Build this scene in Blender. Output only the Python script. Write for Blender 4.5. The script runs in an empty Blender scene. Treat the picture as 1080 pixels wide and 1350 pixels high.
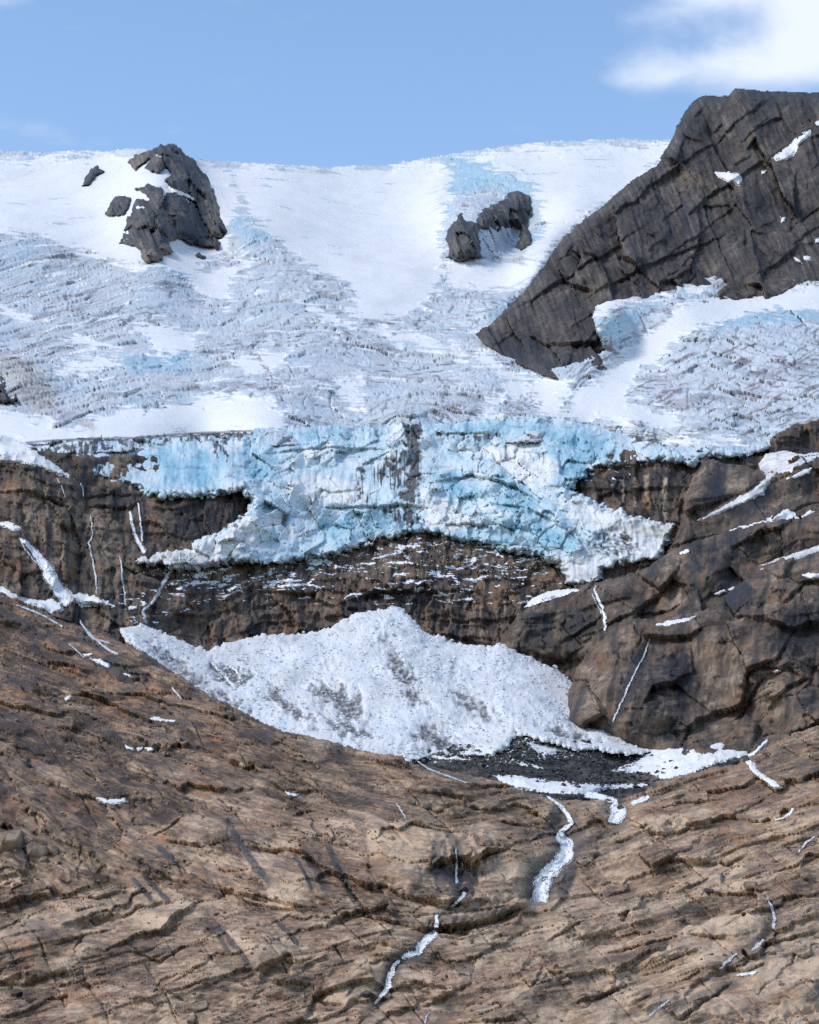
import bpy, math, random, time
import numpy as np

T0 = time.time()
C = bpy.context.scene.collection
SC = bpy.context.scene
R = math.radians

# ------------------------------------------------------------------ camera
F_PX, CX, CY, PITCH = 2800.0, 540.0, 675.0, R(11.0)
cam_d = bpy.data.cameras.new('camera')
cam = bpy.data.objects.new('camera', cam_d)
C.objects.link(cam)
cam.location = (0, 0, 0)
cam.rotation_euler = (R(90) + PITCH, 0, 0)
cam_d.sensor_fit = 'VERTICAL'
cam_d.sensor_height = 36.0
cam_d.sensor_width = 36.0
cam_d.lens = 36.0 * F_PX / 1350.0
cam_d.clip_start = 1.0
cam_d.clip_end = 40000.0
SC.camera = cam

# ------------------------------------------------------------------ sky, sun, exposure
SUN_EL, SUN_AZ = R(46), R(-112)        # azimuth measured from +Y (view direction) towards +X
SUN_STRENGTH, SUN_ANGLE = 1.55, R(18.0)
SKY_STRENGTH = 0.15
world = bpy.data.worlds.new('World')
SC.world = world
world.use_nodes = True
wn, wl = world.node_tree.nodes, world.node_tree.links
wn.clear()
out = wn.new('ShaderNodeOutputWorld')
bg = wn.new('ShaderNodeBackground')
bg.inputs['Strength'].default_value = SKY_STRENGTH
sky = wn.new('ShaderNodeTexSky')
sky.sky_type = 'NISHITA'
sky.sun_disc = False
sky.sun_elevation = SUN_EL
sky.sun_rotation = SUN_AZ
sky.altitude = 600
sky.air_density = 1.2
sky.dust_density = 0.6
sky.ozone_density = 3.0


def wnode(kind, **kw):
    n = wn.new(kind)
    for k, v in kw.items():
        setattr(n, k, v)
    return n


def wmath(op, a, b=None, clamp=False):
    n = wnode('ShaderNodeMath', operation=op, use_clamp=clamp)
    for i, v in enumerate((a, b)):
        if v is None:
            continue
        if isinstance(v, (int, float)):
            n.inputs[i].default_value = v
        else:
            wl.new(v, n.inputs[i])
    return n.outputs[0]


# thin broken clouds: noise over direction (azimuth, elevation), denser where the sky shows cloud banks
tc = wnode('ShaderNodeTexCoord')
sep = wnode('ShaderNodeSeparateXYZ')
wl.new(tc.outputs['Generated'], sep.inputs[0])
c_az = wmath('ARCTAN2', sep.outputs['X'], sep.outputs['Y'])
c_el = wmath('ARCSINE', sep.outputs['Z'])
comb = wnode('ShaderNodeCombineXYZ')
wl.new(c_az, comb.inputs[0])
wl.new(wmath('MULTIPLY', c_el, 2.1), comb.inputs[1])
n1 = wnode('ShaderNodeTexNoise')
n1.inputs['Scale'].default_value = 15.0
n1.inputs['Detail'].default_value = 7.0
n1.inputs['Roughness'].default_value = 0.55
n1.inputs['Distortion'].default_value = 0.35
wl.new(comb.outputs[0], n1.inputs['Vector'])
dens = wmath('SUBTRACT', n1.outputs['Fac'], 0.62)
for (qx, qy, sx, sy, amp) in ((1100, 60, 210, 75, 0.62), (915, 98, 150, 28, 0.30), (1000, 0, 140, 28, 0.50), (1110, 30, 60, 60, 0.3), (20, 12, 45, 26, 0.30), (112, 52, 38, 11, 0.26),
                              (200, 2, 60, 9, 0.28), (820, 112, 60, 14, 0.18), (100, 182, 140, 16, 0.12), (255, 175, 40, 9, 0.10), (-80, 60, 80, 60, 0.2), (540, -260, 400, 120, 0.1)):
    q = math.atan((qx - CX) / F_PX)
    e = PITCH + math.atan((CY - qy) / F_PX)
    gx_ = wmath('DIVIDE', wmath('SUBTRACT', c_az, q / math.cos(e)), sx / F_PX / math.cos(e))
    gy_ = wmath('DIVIDE', wmath('SUBTRACT', c_el, e), sy / F_PX)
    r2 = wmath('ADD', wmath('MULTIPLY', gx_, gx_), wmath('MULTIPLY', gy_, gy_))
    dens = wmath('ADD', dens, wmath('MULTIPLY', wmath('EXPONENT', wmath('MULTIPLY', r2, -1.0)), amp))
mr = wnode('ShaderNodeMapRange', interpolation_type='SMOOTHSTEP')
mr.inputs['From Min'].default_value = 0.0
mr.inputs['From Max'].default_value = 0.62
mr.inputs['To Max'].default_value = 0.85
wl.new(dens, mr.inputs['Value'])
mixc = wnode('ShaderNodeMix', data_type='RGBA')
mixc.inputs['B'].default_value = (4.6, 4.9, 5.4, 1)
wl.new(sky.outputs[0], mixc.inputs['A'])
wl.new(mr.outputs[0], mixc.inputs['Factor'])
wl.new(mixc.outputs['Result'], bg.inputs['Color'])
wl.new(bg.outputs[0], out.inputs[0])

sun_d = bpy.data.lights.new('sun', 'SUN')
sun_d.energy = SUN_STRENGTH
sun_d.angle = SUN_ANGLE
sun_d.color = (1.0, 0.94, 0.86)
sun = bpy.data.objects.new('sun', sun_d)
C.objects.link(sun)
sun.rotation_euler = (R(90) - SUN_EL, 0, -SUN_AZ + R(180))
sun.location = (-300, -300, 600)

SC.view_settings.view_transform = 'Standard'
SC.view_settings.look = 'None'
SC.view_settings.gamma = 1.0
SC.view_settings.use_curve_mapping = False
SC.view_settings.exposure = 0.52
SC.cycles.use_adaptive_sampling = True
SC.cycles.adaptive_threshold = 0.01
SC.cycles.max_bounces = 4
SC.cycles.diffuse_bounces = 3
SC.cycles.use_denoising = False

# ------------------------------------------------------------------ numeric helpers
rng = np.random.RandomState(11)
NT = 1024
PERM = rng.permutation(NT).astype(np.int32)
PERM = np.concatenate([PERM, PERM])
ANG = rng.rand(NT) * 2 * np.pi
GX, GY = np.cos(ANG).astype(np.float32), np.sin(ANG).astype(np.float32)
H1, H2, H3, H4, H5 = [rng.rand(NT).astype(np.float32) for _ in range(5)]


def f32(a):
    return np.asarray(a, dtype=np.float32)


def perlin(x, y, seed=0):
    x, y = f32(x), f32(y)
    x, y = np.broadcast_arrays(x, y)
    xf, yf = np.floor(x), np.floor(y)
    ix, iy = xf.astype(np.int32) + seed * 37, yf.astype(np.int32) + seed * 91
    fx, fy = x - xf, y - yf
    u = fx * fx * fx * (fx * (fx * 6 - 15) + 10)
    v = fy * fy * fy * (fy * (fy * 6 - 15) + 10)
    ix0, ix1 = ix & (NT - 1), (ix + 1) & (NT - 1)
    iy0, iy1 = iy & (NT - 1), (iy + 1) & (NT - 1)
    p0, p1 = PERM[ix0], PERM[ix1]

    def g(p, iyy, dx, dy):
        h = PERM[p + iyy]
        return GX[h] * dx + GY[h] * dy
    a = g(p0, iy0, fx, fy)
    b = g(p1, iy0, fx - 1, fy)
    c = g(p0, iy1, fx, fy - 1)
    d = g(p1, iy1, fx - 1, fy - 1)
    return ((a + u * (b - a)) * (1 - v) + (c + u * (d - c)) * v) * 1.41


def fbm(x, y, octv=4, seed=0, gain=0.5, lac=2.07):
    a, s, t = 1.0, 0.0, 0.0
    for o in range(octv):
        s = s + a * perlin(x, y, seed + o * 3)
        t += a
        a *= gain
        x, y = x * lac + 13.7, y * lac + 5.1
    return s / t


def ridged(x, y, octv=4, seed=0, gain=0.5, lac=2.07):
    a, s, t = 1.0, 0.0, 0.0
    for o in range(octv):
        s = s + a * (1 - np.abs(perlin(x, y, seed + o * 3)) * 2)
        t += a
        a *= gain
        x, y = x * lac + 3.7, y * lac + 15.1
    return s / t


def voronoi(x, y, seed=0, jit=0.9):
    """nearest / second distances, offset to the nearest centre, index of the cell"""
    x, y = f32(x), f32(y)
    xf, yf = np.floor(x), np.floor(y)
    ix, iy = xf.astype(np.int32) + seed * 53, yf.astype(np.int32) + seed * 17
    fx, fy = x - xf, y - yf
    f1 = np.full(x.shape, 9.0, np.float32)
    f2 = np.full(x.shape, 9.0, np.float32)
    rx, ry = np.zeros_like(f1), np.zeros_like(f1)
    cid = np.zeros(x.shape, np.int32)
    for dy in (-1, 0, 1):
        for dx in (-1, 0, 1):
            h = PERM[PERM[(ix + dx) & (NT - 1)] + ((iy + dy) & (NT - 1))]
            cx = dx + 0.5 + (H1[h] - 0.5) * jit - fx
            cy = dy + 0.5 + (H2[h] - 0.5) * jit - fy
            d = np.sqrt(cx * cx + cy * cy)
            near = d < f1
            f2 = np.where(near, f1, np.minimum(f2, d))
            rx, ry = np.where(near, -cx, rx), np.where(near, -cy, ry)
            cid = np.where(near, h, cid)
            f1 = np.where(near, d, f1)
    return f1, f2, rx, ry, cid


def facets(x, y, seed=0, off=1.0, tilt=1.0, crack=0.0, cw=0.06):
    """a surface of tilted plates, one random plane for each cell, with optional cracks"""
    f1, f2, rx, ry, c = voronoi(x, y, seed)
    d = off * (H3[c] - 0.5) + tilt * 2 * (rx * (H4[c] - 0.5) + ry * (H5[c] - 0.5))
    if crack:
        d = d - crack * (1 - sstep(0, cw, f2 - f1))
    return d


def sstep(a, b, x):
    t = np.clip((x - a) / (b - a), 0, 1)
    return t * t * (3 - 2 * t)


def sdf(poly, px, py, maxd=60.0):
    """signed distance to a closed polygon, positive inside; clipped at maxd"""
    shp = px.shape
    x, y = px.ravel(), py.ravel()
    P = np.array(poly, np.float32)
    out = np.full(x.shape, -maxd, np.float32)
    sel = np.nonzero((x > P[:, 0].min() - maxd) & (x < P[:, 0].max() + maxd) &
                     (y > P[:, 1].min() - maxd) & (y < P[:, 1].max() + maxd))[0]
    if len(sel) == 0:
        return out.reshape(shp)
    x, y = x[sel].astype(np.float32), y[sel].astype(np.float32)
    d2 = np.full(x.shape, maxd * maxd, np.float32)
    inside = np.zeros(x.shape, bool)
    for i in range(len(P)):
        ax, ay = P[i - 1]
        bx, by = P[i]
        ex, ey = bx - ax, by - ay
        L = ex * ex + ey * ey + 1e-9
        wx, wy = x - ax, y - ay
        t = np.clip((wx * ex + wy * ey) / L, 0, 1)
        dx, dy = wx - ex * t, wy - ey * t
        d2 = np.minimum(d2, dx * dx + dy * dy)
        if ay != by:
            c = ((ay > y) != (by > y)) & (x < ex * (y - ay) / (by - ay) + ax)
            inside ^= c
    d = np.sqrt(d2)
    out[sel] = np.where(inside, d, -d)
    return out.reshape(shp)


def pline(pts, px, py, maxd=40.0):
    """distance to an open polyline, signed side (+ = below / right of travel), place along it 0..1"""
    shp = px.shape
    x, y = px.ravel(), py.ravel()
    P = np.array(pts, np.float32)[:, :2]
    D = np.full(x.shape, maxd, np.float32)
    S = np.ones(x.shape, np.float32)
    Tt = np.zeros(x.shape, np.float32)
    sel = np.nonzero((x > P[:, 0].min() - maxd) & (x < P[:, 0].max() + maxd) &
                     (y > P[:, 1].min() - maxd) & (y < P[:, 1].max() + maxd))[0]
    if len(sel):
        x, y = x[sel].astype(np.float32), y[sel].astype(np.float32)
        d2 = np.full(x.shape, maxd * maxd, np.float32)
        s = np.ones(x.shape, np.float32)
        tt = np.zeros(x.shape, np.float32)
        seg = np.hypot(*(P[1:] - P[:-1]).T)
        cum = np.concatenate([[0], np.cumsum(seg)])
        for i in range(len(P) - 1):
            ax, ay = P[i]
            ex, ey = P[i + 1] - P[i]
            L = ex * ex + ey * ey + 1e-9
            wx, wy = x - ax, y - ay
            t = np.clip((wx * ex + wy * ey) / L, 0, 1)
            dx, dy = wx - ex * t, wy - ey * t
            q = dx * dx + dy * dy
            n = q < d2
            d2 = np.where(n, q, d2)
            s = np.where(n, np.sign(ex * wy - ey * wx + 1e-6), s)
            tt = np.where(n, (cum[i] + t * seg[i]) / cum[-1], tt)
        D[sel], S[sel], Tt[sel] = np.sqrt(d2), s, tt
    return D.reshape(shp), S.reshape(shp), Tt.reshape(shp)


class Depth:
    """smooth distance field through (pixel x, pixel y, metres ahead) survey points"""
    def __init__(self, pts, c=70.0):
        A = np.array(pts, np.float64)
        self.xy, self.c = A[:, :2], c
        r = np.hypot(A[:, None, 0] - A[None, :, 0], A[:, None, 1] - A[None, :, 1])
        n = len(A)
        K = np.zeros((n + 3, n + 3))
        K[:n, :n] = -np.sqrt(r * r + c * c) + 1e-3 * np.eye(n)
        Q = np.c_[np.ones(n), A[:, 0] / 500, A[:, 1] / 500]
        K[:n, n:], K[n:, :n] = Q, Q.T
        self.w = np.linalg.solve(K, np.r_[A[:, 2], 0, 0, 0])

    def __call__(self, px, py):
        n = len(self.xy)
        o = self.w[n] + self.w[n + 1] * px / 500 + self.w[n + 2] * py / 500
        o = o.astype(np.float32)
        for (x, y), w in zip(self.xy, self.w[:n]):
            o = o - np.float32(w) * np.sqrt((px - x) ** 2 + (py - y) ** 2 + self.c ** 2).astype(np.float32)
        return o


def ray(px, py):
    xc, yc = (px - CX) / F_PX, (CY - py) / F_PX
    return xc, math.cos(PITCH) - yc * math.sin(PITCH), math.sin(PITCH) + yc * math.cos(PITCH)


def at(px, py, Y):
    dx, dy, dz = ray(px, py)
    return np.stack([dx / dy * Y, Y + 0 * px, dz / dy * Y], -1).astype(np.float32)


def blur(a, n):
    """box blur twice with edge padding"""
    for _ in range(2):
        for ax in (0, 1):
            p = np.pad(a, [(n + 1, n) if i == ax else (0, 0) for i in (0, 1)], mode='edge')
            c = np.cumsum(p.astype(np.float64), axis=ax)
            s = c.shape[ax]
            hi = np.take(c, range(2 * n + 1, s), axis=ax)
            lo = np.take(c, range(0, s - 2 * n - 1), axis=ax)
            a = ((hi - lo) / (2 * n + 1)).astype(np.float32)
    return a


def mesh_from_grid(name, P, keep, mat, attrs, smooth=True):
    """P (h,w,3) vertices, keep (h-1,w-1) cells"""
    h, w = P.shape[:2]
    ii, jj = np.nonzero(keep)
    v0 = ii * w + jj
    quads = np.stack([v0, v0 + w, v0 + w + 1, v0 + 1], -1)
    used = np.unique(quads)
    remap = np.full(h * w, -1, np.int64)
    remap[used] = np.arange(len(used))
    q = remap[quads].astype(np.int32)
    me = bpy.data.meshes.new(name)
    me.vertices.add(len(used))
    me.vertices.foreach_set('co', P.reshape(-1, 3)[used].astype(np.float32).ravel())
    me.loops.add(len(q) * 4)
    me.loops.foreach_set('vertex_index', q.ravel())
    me.polygons.add(len(q))
    me.polygons.foreach_set('loop_start', np.arange(0, len(q) * 4, 4, dtype=np.int32))
    me.polygons.foreach_set('use_smooth', np.full(len(q), smooth))
    me.update(calc_edges=True)
    for k, a in attrs.items():
        ca = me.color_attributes.new(k, 'FLOAT_COLOR', 'POINT')
        ca.data.foreach_set('color', a.reshape(-1, 4)[used].astype(np.float32).ravel())
    me.materials.append(mat)
    o = bpy.data.objects.new(name, me)
    C.objects.link(o)
    return o


def tag(o, label=None, cat=None, group=None, kind=None):
    if label:
        o['label'] = label
    if cat:
        o['category'] = cat
    if group:
        o['group'] = group
    if kind:
        o['kind'] = kind
    return o


class Layer:
    """a relief surface: outline, survey depths, displacement, surface masks"""
    def __init__(self, name, poly, depth, step, mat, relief, masks, edge=(6.0, 8.0), ragged=1.5,
                 toward=0.7, smooth=True, rag_scale=9.0, box=None, edge_fn=None):
        polys = poly if isinstance(poly[0], list) else [poly]
        P = np.array(sum(polys, []))
        x0, x1, y0, y1 = box or (P[:, 0].min() - 2, P[:, 0].max() + 2, P[:, 1].min() - 2, P[:, 1].max() + 2)
        self.ax = np.arange(x0, x1 + step, step, dtype=np.float32)
        self.ay = np.arange(y0, y1 + step, step, dtype=np.float32)
        self.step = step
        px, py = np.meshgrid(self.ax, self.ay)
        self.px, self.py = px, py
        d = sdf(polys[0], px, py, 60.0)
        for q in polys[1:]:
            d = np.maximum(d, sdf(q, px, py, 60.0))
        rg = fbm(px / rag_scale, py / rag_scale, 3, 5) * ragged * 2
        d = d + np.where(d < 12, rg, 0)
        self.d = d
        Y = depth(px, py)
        w, back = edge
        if back:
            e = np.clip(1 - d / w, 0, 1.3)
            if edge_fn is not None:
                e = e * edge_fn(px, py)
            Y = Y + back * e * e
        base = at(px, py, Y)
        gx = np.gradient(base, axis=1)
        gy = np.gradient(base, axis=0)
        n = np.cross(gy, gx)
        n /= np.linalg.norm(n, axis=-1, keepdims=True) + 1e-9
        view = -base / np.linalg.norm(base, axis=-1, keepdims=True)
        flip = np.sign((n * view).sum(-1, keepdims=True))
        n = n * np.where(flip == 0, 1, flip)
        dirv = n + toward * view
        dirv /= np.linalg.norm(dirv, axis=-1, keepdims=True)
        self.base = base
        disp = relief(self)
        disp = 0.9 * disp + 0.1 * blur(disp.astype(np.float32), 1)      # weathered edges, no single-cell teeth
        disp = disp - disp[d > 0].mean()
        self.disp = disp
        self.P = base + dirv * disp[..., None]
        keep = (d[:-1, :-1] + d[1:, 1:] + d[1:, :-1] + d[:-1, 1:]) > 0
        at4 = masks(self)
        self.obj = mesh_from_grid(name, self.P, keep, mat, {'masks': at4}, smooth)
        # distance of the finished relief along each survey direction (for things that rest on it)
        Q = self.P
        zf = Q[..., 1] * math.cos(PITCH) + Q[..., 2] * math.sin(PITCH)
        yu = -Q[..., 1] * math.sin(PITCH) + Q[..., 2] * math.cos(PITCH)
        qx, qy = CX + F_PX * Q[..., 0] / zf, CY - F_PX * yu / zf
        jx = np.rint((qx - self.ax[0]) / step).astype(int)
        jy = np.rint((qy - self.ay[0]) / step).astype(int)
        ok = (jx >= 0) & (jy >= 0) & (jx < len(self.ax)) & (jy < len(self.ay)) & (d > 0)
        F = np.full(px.shape, 1e6, np.float32)
        np.minimum.at(F, (jy[ok], jx[ok]), Q[..., 1][ok])
        self.Yraw = np.where(F > 1e5, Q[..., 1], F)
        self.Ys = np.minimum(blur(self.Yraw, 2), self.Yraw + 0.4)
        del Q, zf, yu, qx, qy, gx, gy, n, view, dirv

    def depth_at(self, px, py, raw=False):
        A = self.Yraw if raw else self.Ys
        px, py = np.asarray(px, np.float32), np.asarray(py, np.float32)
        fx = np.clip((px - self.ax[0]) / self.step, 0, len(self.ax) - 1.001)
        fy = np.clip((py - self.ay[0]) / self.step, 0, len(self.ay) - 1.001)
        i, j = fy.astype(int), fx.astype(int)
        u, v = fx - j, fy - i
        return ((A[i, j] * (1 - u) + A[i, j + 1] * u) * (1 - v) + (A[i + 1, j] * (1 - u) + A[i + 1, j + 1] * u) * v)


def masks4(r, g, b, a=None):
    if a is None:
        a = np.ones_like(r)
    return np.stack(np.broadcast_arrays(f32(r), f32(g), f32(b), f32(a)), -1)


def poly_mask(polys, px, py, soft=3.0, rag=4.0, scale=9.0, seed=3):
    m = np.zeros(px.shape, np.float32)
    w = fbm(px / scale, py / scale, 4, seed) * rag * 2
    for p in polys:
        d = sdf(p, px, py, 30.0) + w
        m = np.maximum(m, sstep(-soft, soft, d))
    return m


def line_mask(lines, px, py, default_w=3.0):
    m = np.zeros(px.shape, np.float32)
    for ln in lines:
        w = ln.get('w', default_w)
        D, S, t = pline(ln['p'], px, py, w * 3 + 6)
        tap = np.minimum(1, np.minimum(t, 1 - t) * 6 + 0.15)
        m = np.maximum(m, (1 - sstep(0.55 * w, 1.1 * w, D)) * tap * ln.get('a', 1.0))
    return m

# ------------------------------------------------------------------ materials


class NT_:
    def __init__(self, name):
        m = bpy.data.materials.new(name)
        m.use_nodes = True
        self.m, self.n, self.l = m, m.node_tree.nodes, m.node_tree.links
        self.b = self.n['Principled BSDF']
        self.tc = self.n.new('ShaderNodeTexCoord').outputs['Object']

    def put(self, v, sock):
        if isinstance(v, (int, float)):
            sock.default_value = v
        elif isinstance(v, tuple):
            sock.default_value = v if len(v) == 4 or sock.type == 'VECTOR' else (*v, 1)
        else:
            self.l.new(v, sock)

    def math(self, op, a, b=None, c=None, clamp=False):
        n = self.n.new('ShaderNodeMath')
        n.operation, n.use_clamp = op, clamp
        for i, v in enumerate((a, b, c)):
            if v is not None:
                self.put(v, n.inputs[i])
        return n.outputs[0]

    def noise(self, scale, detail=4.0, rough=0.55, stretch=None, dist=0.0, rot=None):
        v = self.tc
        if stretch or rot:
            mp = self.n.new('ShaderNodeMapping')
            self.l.new(v, mp.inputs[0])
            if stretch:
                mp.inputs['Scale'].default_value = stretch
            if rot:
                mp.inputs['Rotation'].default_value = rot
            v = mp.outputs[0]
        t = self.n.new('ShaderNodeTexNoise')
        self.l.new(v, t.inputs['Vector'])
        t.inputs['Scale'].default_value = scale
        t.inputs['Detail'].default_value = detail
        t.inputs['Roughness'].default_value = rough
        t.inputs['Distortion'].default_value = dist
        return t.outputs['Fac']

    def range(self, v, a, b, lo=0.0, hi=1.0):
        n = self.n.new('ShaderNodeMapRange')
        n.interpolation_type = 'SMOOTHSTEP'
        self.put(v, n.inputs['Value'])
        for k, x in (('From Min', a), ('From Max', b), ('To Min', lo), ('To Max', hi)):
            n.inputs[k].default_value = x
        return n.outputs[0]

    def mix(self, f, a, b, mode='MIX'):
        n = self.n.new('ShaderNodeMix')
        n.data_type, n.blend_type = 'RGBA', mode
        self.put(f, n.inputs['Factor'])
        self.put(a, n.inputs['A'])
        self.put(b, n.inputs['B'])
        return n.outputs['Result']

    def ramp(self, v, stops):
        n = self.n.new('ShaderNodeValToRGB')
        self.put(v, n.inputs[0])
        e = n.color_ramp.elements
        e[0].position, e[0].color = stops[0][0], (*stops[0][1], 1)
        e[1].position, e[1].color = stops[-1][0], (*stops[-1][1], 1)
        for p, c in stops[1:-1]:
            x = e.new(p)
            x.color = (*c, 1)
        return n.outputs[0]

    def masks(self):
        a = self.n.new('ShaderNodeAttribute')
        a.attribute_name = 'masks'
        s = self.n.new('ShaderNodeSeparateColor')
        self.l.new(a.outputs['Color'], s.inputs[0])
        return s.outputs[0], s.outputs[1], s.outputs[2], a.outputs['Alpha']

    def bump(self, h, strength, dist):
        b = self.n.new('ShaderNodeBump')
        self.l.new(h, b.inputs['Height'])
        b.inputs['Strength'].default_value = strength
        b.inputs['Distance'].default_value = dist
        self.l.new(b.outputs[0], self.b.inputs['Normal'])

    def done(self, col, rough=0.85, spec=0.25):
        self.put(col, self.b.inputs['Base Color'])
        self.put(rough, self.b.inputs['Roughness'])
        self.b.inputs['Specular IOR Level'].default_value = spec
        return self.m


def rock_material(name, dark, mid, light, rust, stain, scale=0.5, bump=0.5, bdist=0.4, snowcol=(0.82, 0.83, 0.85),
                  stretch=(1, 1, 1), rot=None):
    t = NT_(name)
    r, g, b, a = t.masks()
    fine = t.noise(scale, 8, 0.68, stretch, 0.4, rot)
    coarse = t.noise(scale * 0.16, 5, 0.6, stretch, 0.6, rot)
    speck = t.noise(scale * 4.5, 3, 0.6)
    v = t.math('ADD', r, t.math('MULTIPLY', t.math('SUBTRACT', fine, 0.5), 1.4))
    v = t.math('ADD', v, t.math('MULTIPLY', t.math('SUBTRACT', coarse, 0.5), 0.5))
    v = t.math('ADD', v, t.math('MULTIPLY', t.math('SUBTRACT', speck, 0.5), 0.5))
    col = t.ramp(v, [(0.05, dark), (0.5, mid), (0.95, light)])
    rf = t.math('MULTIPLY', b, t.range(t.noise(scale * 0.35, 5, 0.6, stretch, 0.8, rot), 0.42, 0.62), clamp=True)
    col = t.mix(rf, col, rust)
    gf = t.math('MULTIPLY', g, t.range(fine, 0.25, 0.6, 0.55, 1.0), clamp=True)
    col = t.mix(gf, col, stain)
    af = t.range(t.math('ADD', a, t.math('MULTIPLY', t.math('SUBTRACT', fine, 0.5), 0.5)), 0.42, 0.6)
    col = t.mix(af, col, snowcol)
    hb = t.math('ADD', fine, t.math('MULTIPLY', speck, 0.35))
    t.bump(hb, bump, bdist)
    rough = t.math('SUBTRACT', 0.88, t.math('MULTIPLY', gf, 0.35))
    return t.done(col, rough, 0.3)


def ice_material(name, ice, snow, blue, dirt, tan, scale=0.4, bump=0.4, bdist=0.5):
    t = NT_(name)
    r, g, b, a = t.masks()
    fine = t.noise(scale, 7, 0.65)
    speck = t.noise(scale * 5, 3, 0.6)
    big = t.noise(scale * 0.2, 4, 0.6)
    col = t.mix(t.range(big, 0.35, 0.65), ice, tuple(min(1, c * 1.12) for c in ice))
    gf = t.math('MULTIPLY', g, t.range(fine, 0.2, 0.75, 0.65, 1.1), clamp=True)
    col = t.mix(gf, col, blue)
    sf = t.range(t.math('ADD', r, t.math('MULTIPLY', t.math('SUBTRACT', fine, 0.5), 0.7)), 0.3, 0.7)
    col = t.mix(sf, col, snow)
    tf = t.math('MULTIPLY', a, t.range(fine, 0.25, 0.7, 0.4, 1.0), clamp=True)
    col = t.mix(tf, col, tan)
    df = t.range(t.math('ADD', b, t.math('MULTIPLY', t.math('SUBTRACT', t.math('MULTIPLY', t.math('ADD', fine, speck), 0.5), 0.5), 0.9)), 0.25, 0.95)
    col = t.mix(df, col, dirt)
    t.bump(t.math('ADD', fine, t.math('MULTIPLY', speck, 0.3)), bump, bdist)
    return t.done(col, t.range(gf, 0, 1, 0.75, 0.4), 0.3)


M_FG = rock_material('brown_slab_rock', (0.070, 0.047, 0.034), (0.300, 0.194, 0.122), (0.60, 0.43, 0.285),
                     (0.42, 0.215, 0.11), (0.070, 0.064, 0.062), scale=0.55, bump=0.7, bdist=0.35)
M_CLIFF = rock_material('dark_cliff_rock', (0.045, 0.036, 0.030), (0.165, 0.120, 0.088), (0.40, 0.305, 0.22),
                        (0.26, 0.14, 0.075), (0.026, 0.024, 0.025), scale=0.4, bump=0.7, bdist=0.5, stretch=(1, 1, 0.45))
M_MTN = rock_material('grey_mountain_rock', (0.036, 0.032, 0.030), (0.088, 0.075, 0.066), (0.20, 0.165, 0.135),
                      (0.17, 0.125, 0.09), (0.035, 0.037, 0.042), scale=0.22, bump=0.7, bdist=1.0, stretch=(1, 1, 0.4), rot=(0, 0.25, 0))
M_NUN = rock_material('nunatak_rock', (0.040, 0.043, 0.050), (0.085, 0.082, 0.084), (0.235, 0.20, 0.17),
                      (0.20, 0.15, 0.12), (0.045, 0.050, 0.060), scale=0.2, bump=0.7, bdist=1.0, stretch=(1, 1, 0.4), rot=(0, 0.3, 0))
M_GRAVEL = rock_material('dark_moraine_gravel', (0.022, 0.021, 0.021), (0.060, 0.056, 0.052), (0.17, 0.15, 0.13),
                         (0.12, 0.10, 0.08), (0.03, 0.03, 0.03), scale=1.4, bump=1.0, bdist=0.4)
M_GLACIER = ice_material('crevassed_glacier_ice', (0.53, 0.55, 0.575), (0.80, 0.785, 0.765), (0.36, 0.55, 0.64),
                         (0.25, 0.225, 0.235), (0.46, 0.42, 0.36), scale=0.22, bump=0.5, bdist=0.9)
M_ICE = ice_material('blue_ice_front', (0.56, 0.66, 0.71), (0.76, 0.765, 0.76), (0.20, 0.46, 0.585),
                     (0.10, 0.10, 0.105), (0.55, 0.50, 0.43), scale=0.4, bump=0.5, bdist=0.5)
M_CONE = ice_material('avalanche_ice_rubble', (0.64, 0.66, 0.67), (0.80, 0.79, 0.77), (0.48, 0.62, 0.69),
                      (0.15, 0.14, 0.135), (0.60, 0.565, 0.52), scale=0.8, bump=0.8, bdist=0.5)


def plain_material(name, c1, c2, scale, rough=0.7, bump=0.3, bdist=0.2, spec=0.3, lo=0.35, hi=0.65, stretch=None, thin=None):
    t = NT_(name)
    f = t.noise(scale, 6, 0.62, stretch)
    col = t.mix(t.range(f, lo, hi), c1, c2)
    t.bump(f, bump, bdist)
    if thin:      # running water: see-through where the film thins out towards its edges
        r, g, b, a = t.masks()
        f2 = t.noise(scale * 1.7, 4, 0.6, stretch)
        v = t.math('ADD', t.math('MULTIPLY', r, 1.0), t.math('MULTIPLY', t.math('SUBTRACT', f2, 0.5), thin))
        t.put(t.range(v, 0.25, 0.72), t.b.inputs['Alpha'])
    return t.done(col, rough, spec)


M_SNOW = plain_material('old_snow', (0.74, 0.72, 0.70), (0.84, 0.825, 0.80), 0.25, 0.75, 0.3, 0.3)
M_SNOW_DIRTY = plain_material('dusty_snow', (0.56, 0.52, 0.48), (0.78, 0.77, 0.75), 0.22, 0.8, 0.35, 0.3)
M_WATER = plain_material('white_water', (0.36, 0.35, 0.34), (0.88, 0.87, 0.85), 1.3, 0.7, 0.3, 0.15, 0.2, 0.30, 0.47, stretch=(1.6, 1.0, 0.28), thin=2.4)
M_WATER_THIN = plain_material('thin_running_water', (0.30, 0.295, 0.29), (0.74, 0.735, 0.73), 1.1, 0.6, 0.4, 0.2, 0.5, 0.36, 0.58, stretch=(1.6, 1.0, 0.3), thin=2.6)
M_BOULDER = plain_material('brown_boulder_rock', (0.13, 0.09, 0.065), (0.36, 0.26, 0.185), 0.9, 0.88, 0.8, 0.2, 0.25)
M_DARKBOULDER = plain_material('dark_boulder_rock', (0.030, 0.029, 0.030), (0.12, 0.11, 0.10), 1.1, 0.85, 0.8, 0.2, 0.25)

# ------------------------------------------------------------------ relief building blocks


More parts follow.
